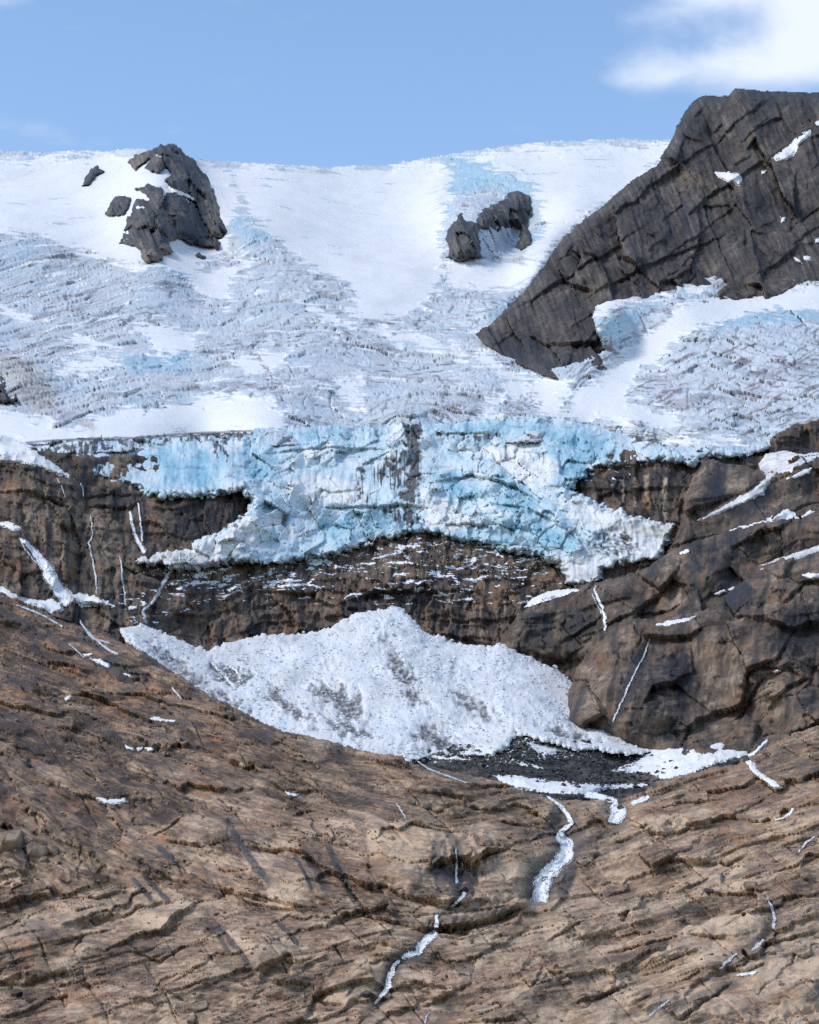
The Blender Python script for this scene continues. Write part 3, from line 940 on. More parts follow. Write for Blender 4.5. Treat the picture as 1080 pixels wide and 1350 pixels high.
def buttress(name, poly, depth, seed, ledge, stain_polys, tan_polys, tiltk, rustk=0.6, tone0=0.40, rim=(15, 15)):
    def relief(self):
        px, py = self.px, self.py
        jx = px + 6 * fbm(px / 40, py / 40, 3, seed)
        jy = py + 6 * fbm(px / 40, py / 40, 3, seed + 1)
        t = jy + tiltk * jx
        d = 11.0 * fbm(px / 90, py / 70, 2, seed + 2) + 1.8 * fbm(px / 26, py / 26, 3, seed + 3)
        d = d + 1.0 * ridged(jx / 20 + 0.25 * jy / 20, jy / 90, 3, seed + 4)
        zn = sstep(-0.1, 0.3, fbm(px / 70, py / 50, 3, seed + 7))
        d = d + 2.2 * ledges(t, jx, 52, 120, seed, 0.20) + zn * (1.3 * ledges(t, jx, 21, 70, seed + 2, 0.15) + 0.7 * ledges(t, jx, 9, 40, seed + 4, 0.12))
        d = d + facets(jx / 70, t / 52, seed, 4.0, 11.0, 1.6, 0.018) + (0.35 + 0.65 * zn) * facets(jx / 24, t / 17, seed + 1, 1.2, 2.6, 0.6, 0.03) + (0.25 + 0.75 * zn) * facets(jx / 9, t / 6, seed + 2, 0.45, 0.9, 0.2, 0.04)
        return d + ledge_lines(px, py, ledge)

    def masks(self):
        px, py = self.px, self.py
        jx = px + 8 * fbm(px / 40, py / 60, 3, seed + 11)
        t = py + tiltk * px
        n = fbm(px / 40, t / 24, 4, seed + 12)
        tone = tone0 - 0.06 + 0.50 * n + 0.18 * fbm(px / 40, t / 5, 3, seed + 13) + 0.2 * fbm(jx / 5, py / 60, 3, seed + 16) + 0.2 * poly_mask(tan_polys, px, py, 9, 9)
        stain = sstep(0.0, 0.4, fbm(jx / 13 + 0.15 * py / 13, py / 130, 4, seed + 14)) * 0.85
        stain = np.maximum(stain, 1.0 * poly_mask(stain_polys, px, py, 8, 9))
        stain = np.maximum(stain, 0.4 * sstep(0.1, 0.4, fbm(px / 60, t / 30, 3, seed + 17)))
        rust = sstep(-0.1, 0.45, fbm(px / 50, py / 40, 3, seed + 15)) * rustk
        return masks4(np.clip(tone, 0, 1), np.clip(stain, 0, 1), np.clip(rust, 0, 1), 0 * tone)
    L = Layer(name, poly, depth, 1.35, M_CLIFF, relief, masks, edge=rim, ragged=1.2, toward=4.5, smooth=True)
    tag(L.obj, kind='structure')
    return L


butt_up = buttress('upper_buttress', [(800, 768), (830, 758), (868, 745), (884, 718), (896, 692), (900, 672), (905, 655), (912, 625), (925, 603), (950, 612), (985, 616), (1010, 628), (1060, 606), (1240, 560), (1240, 800), (820, 800), (770, 770)],
                   Depth([(850, 700, 862), (1000, 650, 885), (1080, 620, 902), (1080, 700, 845), (850, 780, 818), (920, 620, 915), (930, 660, 885), (1230, 600, 900), (1230, 780, 800)]), 501,
                   [([(840, 740), (900, 712), (960, 700), (1040, 690)], 4, 12), ([(905, 655), (930, 700)], 3, 8)],
                   [[(960, 660), (1010, 640), (1040, 640), (1000, 675), (960, 685)], [(935, 620), (955, 618), (960, 660), (925, 670)]], [[(915, 625), (935, 610), (940, 640), (920, 660)], [(960, 620), (990, 620), (985, 650), (950, 650)]], 0.35)
butt_mid = buttress('middle_buttress', [(655, 885), (660, 855), (668, 832), (690, 802), (712, 788), (745, 781), (790, 770), (830, 755), (855, 748), (885, 728), (905, 716), (940, 702), (980, 697), (1040, 688), (1240, 650), (1240, 900), (800, 905), (720, 905)],
                    Depth([(680, 850, 818), (700, 800, 826), (760, 785, 826), (900, 722, 822), (1080, 690, 822), (800, 850, 796), (1000, 780, 795), (1230, 660, 824), (1230, 880, 760), (700, 890, 808), (900, 780, 798)]), 521,
                    [([(790, 830), (850, 805), (885, 800), (905, 790)], 5, 10), ([(852, 790), (860, 772), (885, 768), (905, 778), (910, 800)], -3, 8), ([(700, 860), (740, 870), (770, 850)], 4, 10), ([(735, 850), (760, 835), (800, 812)], 4, 8)],
                    [[(850, 712), (872, 705), (870, 770), (850, 765)], [(905, 700), (925, 695), (925, 790), (905, 780)], [(955, 700), (975, 695), (970, 770), (950, 775)], [(935, 705), (945, 700), (945, 780), (935, 780)], [(690, 805), (730, 800), (735, 860), (690, 862)], [(740, 800), (770, 800), (790, 830), (760, 850), (740, 840)]],
                    [[(855, 775), (900, 770), (900, 795), (860, 800)], [(835, 745), (900, 720), (960, 705), (890, 735)]], 0.30)
butt_low = buttress('lower_buttress', [(748, 912), (752, 896), (760, 880), (775, 860), (798, 840), (832, 822), (870, 817), (915, 806), (945, 792), (975, 770), (1008, 748), (1040, 738), (1080, 727), (1240, 690), (1240, 1010), (1000, 1030), (740, 1010)],
                    Depth([(760, 915, 738), (830, 828, 748), (900, 812, 745), (900, 900, 712), (880, 978, 690), (1000, 755, 748), (1080, 730, 746), (1080, 850, 706), (1000, 900, 700), (1080, 960, 672), (960, 985, 680), (1230, 700, 740), (1230, 950, 685), (790, 965, 708), (820, 900, 712), (1000, 820, 722)]), 541,
                    [([(1010, 890), (1040, 880), (1060, 895)], 4, 10), ([(1010, 935), (1040, 905), (1075, 890)], 5, 12), ([(960, 950), (1000, 900), (1020, 885)], 4, 12), ([(870, 880), (885, 858), (905, 850)], -3, 9), ([(760, 880), (790, 935), (810, 955)], 3, 10), ([(1030, 800), (1060, 770), (1085, 760)], 4, 12)],
                    [[(838, 845), (862, 840), (850, 890), (820, 950), (805, 960), (812, 920)], [(880, 860), (905, 855), (925, 890), (915, 920), (895, 975), (880, 970), (895, 920), (870, 890)], [(850, 900), (880, 890), (870, 940), (850, 960)], [(1030, 810), (1080, 790), (1080, 860), (1040, 870), (1010, 850)],
                     [(935, 780), (990, 760), (1000, 790), (960, 820)], [(1050, 930), (1080, 900), (1080, 930), (1060, 945)]],
                    [[(925, 870), (980, 870), (970, 960), (920, 975)], [(860, 925), (885, 920), (880, 970), (850, 970)], [(1010, 890), (1050, 885), (1040, 930), (1010, 950)], [(765, 880), (800, 850), (830, 835), (810, 880), (780, 910)]], 0.12, 0.7, 0.42)
print('buttress', time.time() - T0)

# ------------------------------------------------------------------ hanging ice front
ICE_POLY = [(35, 584), (95, 579), (180, 577), (250, 573), (330, 569), (334, 565), (400, 562), (470, 561), (520, 560), (552, 560), (600, 557), (640, 554), (700, 552), (735, 553),
            (770, 558), (800, 566), (830, 576), (870, 586), (925, 590), (985, 588), (985, 602), (925, 604), (915, 614), (905, 612), (870, 608), (820, 612), (775, 622), (755, 645), (785, 660), (800, 668), (840, 680), (893, 692),
            (885, 715), (868, 742), (820, 748), (795, 757), (800, 765), (775, 775), (745, 770), (735, 745), (690, 732), (640, 722), (600, 716), (575, 706), (545, 706), (510, 715),
            (480, 722), (440, 733), (400, 741), (360, 748), (330, 745), (290, 745), (262, 752), (240, 756), (215, 750), (190, 748), (172, 738), (180, 732), (215, 728), (245, 722),
            (262, 712), (285, 700), (310, 690), (322, 680), (330, 660), (318, 650), (280, 655), (240, 657), (195, 655), (180, 645), (150, 640), (115, 630), (110, 620), (100, 605), (60, 597)]
ICE_D = Depth([(540, 708, 893), (400, 741, 878), (250, 750, 846), (190, 740, 838), (215, 728, 846), (640, 725, 888), (740, 770, 856), (800, 760, 856), (880, 720, 868), (890, 692, 878),
               (760, 645, 900), (330, 660, 890), (200, 655, 886), (110, 625, 895), (60, 595, 925), (400, 650, 915), (640, 650, 912), (540, 620, 935), (640, 600, 945),
               (400, 600, 943), (540, 562, 968), (330, 570, 958), (180, 578, 948), (700, 554, 966), (830, 578, 952), (925, 598, 934), (985, 596, 938), (850, 604, 926), (780, 615, 922), (700, 680, 890)], 40)
ICE_SNOW = [[(735, 660), (800, 668), (890, 692), (880, 715), (840, 720), (800, 700), (760, 690)], [(740, 740), (790, 735), (800, 765), (775, 775), (748, 770)], [(560, 660), (600, 665), (620, 690), (590, 700), (560, 695)],
            [(640, 590), (700, 600), (740, 620), (700, 640), (650, 610)], [(180, 735), (260, 715), (330, 680), (360, 690), (290, 740), (200, 748)], [(405, 630), (470, 640), (475, 660), (400, 660), (380, 640)], [(820, 690), (890, 695), (870, 740), (800, 745)]]
ICE_BLUE = [[(578, 625), (615, 630), (640, 655), (625, 665), (590, 660)], [(325, 580), (362, 600), (350, 640), (322, 625)], [(650, 695), (700, 680), (760, 705), (750, 728), (690, 728), (640, 722)], [(430, 690), (540, 672), (530, 700), (440, 715)],
            [(340, 563), (500, 561), (500, 575), (430, 580), (350, 575)], [(560, 560), (700, 554), (800, 572), (820, 600), (770, 612), (700, 580), (600, 575)], [(540, 695), (585, 690), (640, 715), (600, 716), (545, 706)], [(200, 600), (260, 590), (310, 610), (270, 645), (220, 640)],
            [(740, 590), (790, 600), (760, 640), (735, 625)], [(660, 620), (700, 640), (720, 680), (690, 690), (650, 660)]]
ICE_DIRT = [[(532, 560), (553, 560), (556, 600), (552, 640), (545, 664), (530, 660), (536, 600)], [(38, 586), (110, 580), (330, 571), (330, 577), (180, 586), (128, 600), (140, 625), (112, 622), (100, 603)], 
            [(500, 668), (545, 668), (560, 690), (540, 700), (520, 690)], [(575, 572), (660, 573), (658, 580), (575, 575)], [(280, 575), (300, 580), (297, 610), (288, 600)], [(470, 612), (480, 612), (478, 660), (472, 660)], [(505, 608), (530, 600), (530, 660), (522, 660), (515, 625)]]


def ice_relief(self):
    px, py = self.px, self.py
    jx = px + 5 * fbm(px / 25, py / 25, 3, 601)
    jy = py + 5 * fbm(px / 25, py / 25, 3, 602)
    X = jx + 0.15 * jy
    d = 6.0 * fbm(px / 80, py / 45, 3, 603) + 2.5 * fbm(px / 24, py / 18, 3, 604)
    calm = poly_mask([[(400, 615), (470, 610), (530, 605), (530, 662), (470, 662), (400, 655), (380, 630)], [(100, 590), (330, 578), (320, 650), (200, 650), (130, 625)], [(340, 560), (800, 555), (830, 580), (740, 575), (560, 566), (340, 574)],
                      [(735, 660), (890, 692), (870, 745), (750, 770), (740, 735), (800, 720)]], px, py, 8, 6)
    self.calm = calm
    amp = (1 - 0.78 * calm) * (0.30 + 0.40 * sstep(-0.2, 0.3, fbm(px / 50, py / 35, 2, 606)))
    d = d + amp * (facets(X / 30, jy / 24, 61, 6.0, 11.0, 4.0, 0.022) + facets(X / 13, jy / 11, 62, 2.6, 4.6, 2.0, 0.035) + facets(X / 6, jy / 5.4, 63, 0.8, 1.3, 0.3, 0.06) + facets(X / 3, jy / 2.8, 64, 0.3, 0.4))
    d = d + amp * (1.8 * ledges(jy - 0.1 * px, jx, 34, 80, 65, 0.1))
    d = d + calm * (0.9 * ridged(jx / 9, jy / 40, 3, 605))
    d = d + ledge_lines(px, py, [([(405, 640), (440, 650), (480, 645)], 2.5, 8), ([(570, 573), (600, 571), (660, 572)], 4, 7), ([(400, 668), (460, 668), (530, 664), (580, 672)], 6, 10), ([(560, 640), (620, 625), (680, 640), (720, 668)], 6, 12),
                                 ([(560, 690), (640, 690), (720, 700)], 5, 10), ([(640, 662), (690, 668), (740, 690)], 4, 9), ([(340, 598), (420, 590), (520, 592)], 4, 10)])
    for ln, a, w in (([(378, 678), (376, 690), (382, 702)], 5, 3), ([(418, 657), (424, 648)], 3, 2), ([(685, 695), (688, 680)], 4, 2.5), ([(740, 610), (748, 622)], 4, 3)):
        D, S, t = pline(ln, jx, jy, 14)
        d = d - a * np.exp(-(D / w) ** 2)
    return d


def ice_masks(self):
    px, py = self.px, self.py
    n = fbm(px / 36, py / 24, 4, 611)
    snow = 0.34 + 0.55 * n + 0.85 * poly_mask(ICE_SNOW, px, py, 8, 8)
    blue = 0.16 + 0.5 * fbm(px / 28, py / 20, 4, 612)
    blue = blue + 0.68 * poly_mask(ICE_BLUE, px, py, 16, 14, 16)
    jx = px + 5 * fbm(px / 25, py / 25, 3, 601)
    jy = py + 5 * fbm(px / 25, py / 25, 3, 602)
    X = jx + 0.15 * jy
    v1 = voronoi(X / 13, jy / 11, 62)
    v0 = voronoi(X / 30, jy / 24, 61)
    blue = blue + (0.5 * (H4[v1[4]] - 0.6) + 0.35 * (H5[v0[4]] - 0.5)) * (1 - self.calm)
    snow = snow + 0.35 * (H5[v1[4]] - 0.5) * (1 - self.calm)
    snow = snow - 0.25 * poly_mask(ICE_BLUE, px, py, 16, 14, 16)
    dirt = 0.95 * poly_mask(ICE_DIRT, px, py, 5, 9, 8) * sstep(-0.35, 0.05, fbm(px / 4, py / 30, 3, 614) + 0.5 * fbm(px / 7, py / 7, 2, 616))
    core = poly_mask([[(531, 559), (555, 559), (558, 600), (553, 640), (546, 666), (529, 664), (537, 600)]], px, py, 5, 6, 8) * (0.90 + 0.6 * fbm(px / 3.5, py / 34, 3, 618))
    dirt = np.maximum(dirt, core)
    vstreak = sstep(0.08, 0.4, fbm(px / 3.5, py / 50, 3, 613)) * poly_mask([[(470, 600), (560, 590), (556, 665), (470, 664)], [(60, 588), (140, 582), (150, 630), (110, 620)]], px, py, 6, 5)
    film = sstep(0.0, 0.45, fbm(px / 40, py / 9, 4, 615)) * 0.52
    crack = np.maximum((1 - sstep(0.0, 0.05, v0[1] - v0[0])) * 0.6, (1 - sstep(0.0, 0.05, v1[1] - v1[0])) * 0.35 * (fbm(px / 30, py / 30, 2, 617) > 0))
    dirt = np.maximum(np.maximum(dirt, vstreak * 0.95), np.maximum(film, crack))
    D, S, t = pline([(35, 586), (95, 580), (180, 578), (250, 573), (332, 570)], px, py, 12)
    dirt = np.maximum(dirt, 0.9 * np.exp(-(D / 4.0) ** 2) * (px < 340))
    blot = poly_mask([[(768, 700), (805, 692), (850, 715), (845, 728), (800, 740), (772, 732)], [(740, 690), (775, 700), (770, 715), (745, 705)]], px, py, 9, 10) * (0.6 + 0.9 * fbm(px / 6, py / 4, 3, 619))
    dirt = np.maximum(dirt, blot)
    tan = 0.75 * poly_mask([[(172, 738), (230, 725), (270, 730), (330, 740), (360, 750), (262, 754), (215, 750)], [(790, 690), (893, 690), (885, 715), (820, 705)], [(480, 720), (540, 704), (545, 708), (480, 726)], [(740, 745), (790, 750), (800, 765), (760, 775)]], px, py, 8, 8)
    return masks4(np.clip(snow, 0, 1), np.clip(blue, 0, 1), np.clip(dirt, 0, 1), np.maximum(tan, 0.12))


ice = Layer('hanging_ice_front', ICE_POLY, ICE_D, 1.15, M_ICE, ice_relief, ice_masks, edge=(10, 15), ragged=3.5, rag_scale=8, toward=6.0,
            edge_fn=lambda px, py: 0.25 + 0.75 * sstep(585, 625, py), smooth=True)
tag(ice.obj, 'shattered pale blue ice front of the glacier hanging over the dark cliff', 'glacier ice')
print('ice', time.time() - T0)

# ------------------------------------------------------------------ upper glacier
GL_POLY = [(-160, 203), (0, 199), (60, 201), (120, 198), (185, 196), (230, 203), (270, 211), (330, 215), (430, 219), (500, 217), (560, 209), (620, 201), (680, 191), (740, 186), (790, 182), (850, 184), (905, 184),
           (900, 225), (830, 270), (770, 320), (735, 380), (690, 420), (675, 440), (700, 470), (720, 484), (760, 478), (803, 464), (790, 440), (782, 415), (785, 402), (800, 394), (850, 383), (878, 381), (893, 384), (894, 370), (905, 361), (920, 359), (935, 363),
           (950, 355), (968, 349), (985, 351), (1010, 357), (1035, 365), (1055, 366), (1080, 360), (1240, 350), (1240, 545), (1080, 562), (1050, 575), (1025, 588), (985, 602), (920, 608), (830, 604), (830, 600), (720, 585), (540, 590), (330, 590), (100, 600), (40, 592), (0, 588), (-160, 600)]
GL_D = Depth([(540, 560, 978), (540, 600, 1010), (300, 600, 990), (780, 600, 1000), (860, 606, 985), (0, 580, 955), (-150, 600, 940), (540, 500, 1140), (540, 450, 1290), (540, 400, 1450), (540, 350, 1620), (540, 300, 1820), (540, 250, 2020), (540, 215, 2190),
              (0, 560, 985), (0, 500, 1120), (0, 400, 1400), (0, 320, 1600), (0, 260, 1850), (0, 200, 2150), (650, 450, 1260), (700, 340, 1600), (760, 290, 1760), (850, 200, 2100), (700, 190, 2180), (-150, 200, 2150), (-150, 400, 1380),
              (720, 520, 1075), (850, 520, 1065), (1000, 500, 1080), (1080, 520, 1040), (1080, 562, 975), (985, 600, 944), (900, 588, 962), (820, 440, 1200), (950, 400, 1270), (1080, 375, 1320), (1080, 430, 1210), (900, 382, 1300), (780, 410, 1250), (1230, 400, 1300), (1230, 540, 1000),
              (800, 470, 1165), (735, 495, 1118), (640, 480, 1170), (270, 400, 1430), (270, 300, 1740), (270, 500, 1130), (830, 560, 985), (720, 556, 978), (200, 580, 958), (330, 572, 968), (735, 385, 1560), (760, 330, 1720), (722, 408, 1470),
              (170, 212, 1960), (130, 250, 1860), (185, 240, 1800), (290, 250, 1900), (312, 290, 1745), (262, 212, 2010), (150, 300, 1690), (215, 350, 1520), (228, 195, 1960), (230, 260, 1730),
              (690, 252, 1900), (645, 268, 1840), (600, 288, 1770), (600, 348, 1625), (690, 332, 1690), (650, 310, 1720)], 50)
GL_SNOW = [[(-160, 215), (0, 207), (90, 206), (160, 200), (300, 218), (320, 260), (300, 300), (300, 330), (240, 362), (170, 352), (110, 332), (60, 314), (0, 306), (-160, 292)],
           [(290, 216), (560, 212), (600, 225), (580, 330), (590, 360), (560, 400), (530, 420), (480, 422), (455, 410), (470, 390), (440, 370), (400, 350), (370, 325), (330, 290), (312, 250)],
           [(600, 206), (700, 190), (890, 188), (860, 225), (790, 275), (740, 310), (700, 380), (640, 385), (590, 372), (585, 345), (690, 345), (720, 300), (700, 240), (640, 222)], [(240, 360), (300, 350), (340, 340), (300, 370), (310, 402), (270, 395)],
           [(172, 430), (200, 424), (262, 440), (255, 470), (205, 470), (190, 446)], [(72, 482), (140, 466), (172, 470), (120, 492), (80, 493)], [(295, 470), (385, 462), (372, 490), (325, 496)],
           [(90, 566), (150, 540), (220, 535), (290, 520), (340, 519), (385, 545), (376, 560), (330, 570), (200, 580), (60, 590), (0, 590), (-160, 600), (-160, 530), (0, 535), (60, 550)],
           [(735, 552), (760, 510), (800, 487), (840, 450), (880, 420), (910, 395), (960, 385), (1080, 370), (1240, 370), (1240, 405), (1080, 407), (1000, 408), (950, 425), (905, 442), (872, 470), (850, 490), (825, 522), (880, 538), (905, 560), (880, 566), (810, 556), (715, 552)],
           [(630, 546), (650, 520), (665, 496), (622, 480), (640, 470), (680, 490), (720, 500), (760, 500), (745, 530), (735, 552), (708, 550), (702, 520), (670, 525), (650, 546)],
           [(782, 416), (790, 397), (830, 385), (878, 381), (885, 388), (850, 395), (815, 408), (790, 426)], [(894, 378), (905, 361), (925, 360), (936, 372), (930, 386), (905, 388)], [(770, 559), (820, 570), (870, 579), (920, 571), (987, 584), (930, 582), (880, 588), (830, 586)],
           [(0, 400), (40, 415), (60, 420), (30, 418), (0, 412)], [(440, 500), (470, 495), (480, 540), (455, 545)], [(390, 395), (450, 420), (540, 440), (600, 455), (620, 470), (560, 462), (480, 440), (410, 412)], [(100, 440), (150, 455), (90, 455)]]
GL_FLOW_DIRT = [dict(p=[(295, 432), (310, 450), (340, 470), (360, 500), (372, 545)], w=5, a=.8), dict(p=[(0, 312), (60, 330), (140, 352), (240, 388), (330, 440)], w=5, a=.5), dict(p=[(645, 445), (575, 440), (600, 460), (640, 475)], w=8, a=.55),
                dict(p=[(585, 490), (588, 550)], w=10, a=.8), dict(p=[(560, 520), (610, 530), (640, 520)], w=16, a=.5), dict(p=[(440, 520), (500, 530)], w=16, a=.45), dict(p=[(660, 540), (690, 535), (715, 530)], w=10, a=.9), dict(p=[(680, 520), (720, 528)], w=6, a=.8), dict(p=[(120, 430), (115, 445)], w=4, a=.5)]


def gl_coords(self):
    Y = self.base[..., 1]
    X = self.base[..., 0]
    # metres across the flow and metres down the slope
    return X, Y


def gl_relief(self):
    px, py = self.px, self.py
    X, Y = gl_coords(self)
    V = Y * 0.30
    side = sstep(0, 40, (px - 745) + 0.4 * (py - 480)) * (1 - sstep(380, 340, py) * 0)
    D = np.full(px.shape, -40.0, np.float32)
    for q in GL_SNOW:
        D = np.maximum(D, sdf(q, px, py, 40.0))
    streak = fbm((px + 0.2 * py) / 30, (py - 0.06 * px) / 3.4, 3, 717)
    snow = sstep(-7, 9, D + 14 * fbm(px / 26, py / 15, 4, 701) + 22 * streak)
    self.snow = snow
    ice_ = 1 - snow
    wx = X + 5 * fbm(X / 30, V / 20, 3, 703)
    wv = V + 5 * fbm(X / 30, V / 20, 3, 704)
    # flow direction turns: crevasses sag down-valley in the middle
    bow = wv + 0.0012 * (X + 40) ** 2 * (X < 250) - 0.35 * X * side
    d = 7 * fbm(X / 150, V / 60, 3, 705) + 3.5 * fbm(X / 50, V / 22, 3, 706)
    cr = ridged(wx / 26, bow / 4.2, 3, 707)
    blocks = facets(wx / 13, bow / 4.6, 71, 3.4, 2.2, 2.0, 0.07) + facets(wx / 5.5, bow / 2.3, 72, 1.5, 1.1, 0.5, 0.08) + 0.7 * facets(wx / 2.4, bow / 1.2, 73, 1.0, 0.6)
    zone = sstep(-0.35, 0.2, fbm(X / 70, V / 30, 3, 708))
    arc = bow / 11 + 0.25 * fbm(X / 60, V / 40, 3, 718)
    af = arc - np.floor(arc)
    d = d + ice_ * 2.2 * (af ** 1.4) * sstep(-0.15, 0.2, perlin(X / 55 + np.floor(arc) * 3.1, np.floor(arc) * 2.7 + 0.5, 719))
    d = d + ice_ * (2.6 * facets(wx / 34, bow / 12, 77, 1.2, 1.3, 0.8, 0.04))
    d = d + ice_ * blocks * (0.45 + 0.6 * zone) + ice_ * 1.6 * cr
    d = d + snow * (0.5 * fbm(X / 20, V / 5, 3, 709) + 5.0 * fbm(X / 70, V / 16, 3, 713) * (py < 400))
    sc = sstep(0.14, 0.46, fbm(X / 55, V / 6, 5, 714, 0.6)) * (py < 400) * snow
    self.snowcrev = sc
    d = d + sc * (1.4 * ridged(X / 30, V / 3.2, 3, 715) + 1.2 * facets(X / 12, V / 4, 78, 1.0, 0.8))
    # side glacier: long diagonal seracs
    q = px * 0.55 + py
    d = d + ice_ * side * (2.2 * ridged(q / 30 + 0.3 * fbm(px / 30, py / 30, 3, 711), (px - 0.7 * py) / 120, 3, 712))
    # ice bulges above the middle outcrop and skyline rim
    for bx, by, br, bh in ((665, 225, 40, 14), (600, 270, 30, 10), (300, 290, 26, 10), (330, 310, 30, 8), (230, 465, 40, 6), (40, 505, 30, 10), (960, 362, 26, 9), (800, 425, 22, 2), (650, 420, 30, 5)):
        d = d + bh * np.exp(-((px - bx) / br) ** 2 - ((py - by) / (br * 0.55)) ** 2)
    rim = sstep(34, 8, self.d) * (py < 235)
    d = d + rim * 0.3 * (0.3 + 1.4 * sstep(-0.2, 0.4, fbm(px / 60, py / 60, 2, 739))) * (4.0 * facets(X / 22, Y / 60, 75, 1.5, 1.0) + 2.5 * facets(X / 9, Y / 30, 76, 1.4, 0.8))
    self.zone, self.side = zone, side
    self.wx, self.bow = wx, bow
    return d


def gl_masks(self):
    px, py = self.px, self.py
    X, Y = gl_coords(self)
    V = Y * 0.30
    frag = sstep(0.16, 0.42, fbm(self.wx / 30, self.bow / 5, 4, 721)) * 0.8
    snow = np.maximum(self.snow, frag * (1 - 0.4 * self.side))
    snow = snow * (1 - 0.75 * self.snowcrev) * (1 - 0.6 * sstep(16, 5, self.d) * (py < 240) * sstep(-0.1, 0.2, fbm(px / 40, py / 8, 3, 740)))
    bl = poly_mask([[(165, 470), (215, 462), (250, 470), (240, 490), (185, 492), (160, 485)], [(590, 205), (640, 215), (700, 230), (720, 255), (690, 270), (650, 245), (600, 260), (590, 290), (570, 280)], [(700, 300), (720, 310), (710, 340), (690, 330)],
                    [(782, 430), (800, 425), (860, 395), (880, 395), (840, 430), (810, 455)], [(950, 415), (1080, 408), (1080, 425), (1000, 430), (940, 440)], [(290, 240), (320, 290), (350, 315), (330, 330), (295, 300)], [(660, 405), (690, 400), (690, 420), (650, 440)],
                    [(0, 220), (60, 210), (60, 225), (0, 240)]], px, py, 10, 10)
    blue = 0.12 + 0.55 * fbm(self.wx / 40, self.bow / 14, 3, 722) + 0.75 * bl + 0.35 * self.snowcrev
    dn = fbm(self.wx / 9, self.bow / 2.4, 3, 723)
    dz = sstep(-0.25, 0.35, fbm(X / 90, V / 26, 3, 724))
    speck = sstep(-0.05, 0.4, dn) * (0.38 + 0.6 * dz)
    strands = sstep(0.05, 0.35, fbm((px * 0.5 + py) / 6, (px - 0.8 * py) / 70, 3, 725)) * self.side * 0.9
    lower = sstep(480, 545, py) * (1 - self.side)
    strands2 = sstep(0.0, 0.35, fbm(px / 4.5 + 0.01 * (px - 450) * (py - 480) / 10, py / 40, 3, 726)) * lower * 0.6
    zmid = sstep(-0.05, 0.35, fbm(self.wx / 38, self.bow / 10, 4, 729)) * 0.62
    arcd = sstep(0.1, 0.4, fbm(self.wx / 60, self.bow / 3.4, 3, 730)) * 0.5
    dirt = np.maximum(np.maximum(np.maximum(speck, zmid), np.maximum(strands, arcd)), strands2) * (1 - 0.93 * snow) * (1 - 0.5 * bl)
    dirt = dirt * sstep(225, 300, py + 15 * fbm(px / 30, py / 20, 2, 727))
    rimd = sstep(14, 4, self.d) * (py < 232) * sstep(0.0, 0.3, fbm(px / 12, py / 4, 3, 728)) * 0.45
    dirt = np.maximum(dirt, rimd)
    dirt = np.maximum(dirt, line_mask(GL_FLOW_DIRT, px + 4 * fbm(px / 9, py / 9, 3, 731), py + 4 * fbm(px / 9, py / 9, 3, 732)) * 0.9 * sstep(-0.3, 0.2, fbm(px / 5, py / 3, 2, 733)))
    D, S, t = pline([(35, 583), (95, 578), (180, 575), (250, 571), (332, 567)], px, py, 12)
    dirt = np.maximum(dirt, 0.9 * np.exp(-(D / 2.2) ** 2))
    tan = poly_mask([[(0, 470), (40, 475), (70, 510), (75, 540), (50, 545), (25, 530), (0, 500)]], px, py, 8, 8) * 0.9
    tan = np.maximum(tan, 0.85 * poly_mask([[(100, 555), (115, 552), (130, 565), (110, 566)]], px, py, 3, 3))
    veil = 0.10 * sstep(0.0, 0.5, fbm(px / 70, py / 40, 3, 735))
    grey_moraine = poly_mask([[(905, 372), (935, 362), (965, 352), (990, 355), (1000, 370), (940, 385)], [(1050, 372), (1090, 362), (1090, 378), (1055, 380)], [(20, 470), (60, 510), (60, 535), (30, 530)]], px, py, 4, 8, 8)
    dirt = np.maximum(dirt, 0.75 * grey_moraine * sstep(-0.25, 0.25, fbm(px / 4, py / 4, 2, 736)))
    return masks4(np.clip(snow, 0, 1), np.clip(blue, 0, 1), np.clip(dirt, 0, 1), np.maximum(tan, veil))


def gl_edge(px, py):
    return 1.0


glacier = Layer('upper_glacier', GL_POLY, GL_D, 1.25, M_GLACIER, gl_relief, gl_masks, edge=(4, 12), ragged=1.2, toward=3.5, smooth=True, box=(-162, 1242, 176, 608))
tag(glacier.obj, 'broad crevassed white glacier descending from the skyline to the ice front', 'glacier')
print('glacier', time.time() - T0)

# ------------------------------------------------------------------ dark mountain on the right
MTN_POLY = [(628, 444), (640, 432), (660, 414), (690, 385), (720, 344), (745, 309), (790, 275), (830, 240), (868, 216), (884, 188), (893, 163), (902, 148), (914, 132), (924, 126), (945, 127), (960, 127), (968, 116), (985, 117), (1000, 119),
            (1040, 121), (1080, 122), (1240, 112), (1240, 420), (1080, 400), (900, 420), (830, 470), (780, 496), (735, 500), (715, 494), (690, 482), (660, 466), (640, 456)]
MTN_D = Depth([(640, 445, 1255), (715, 492, 1128), (800, 462, 1185), (790, 410, 1275), (900, 385, 1318), (1080, 365, 1348), (1230, 380, 1350), (970, 118, 1600), (1080, 122, 1590), (900, 150, 1570), (870, 215, 1500), (760, 300, 1400), (690, 385, 1320),
               (900, 280, 1430), (1000, 250, 1450), (850, 350, 1340), (1230, 110, 1580), (1080, 250, 1440), (740, 430, 1235), (1000, 340, 1365)], 60)


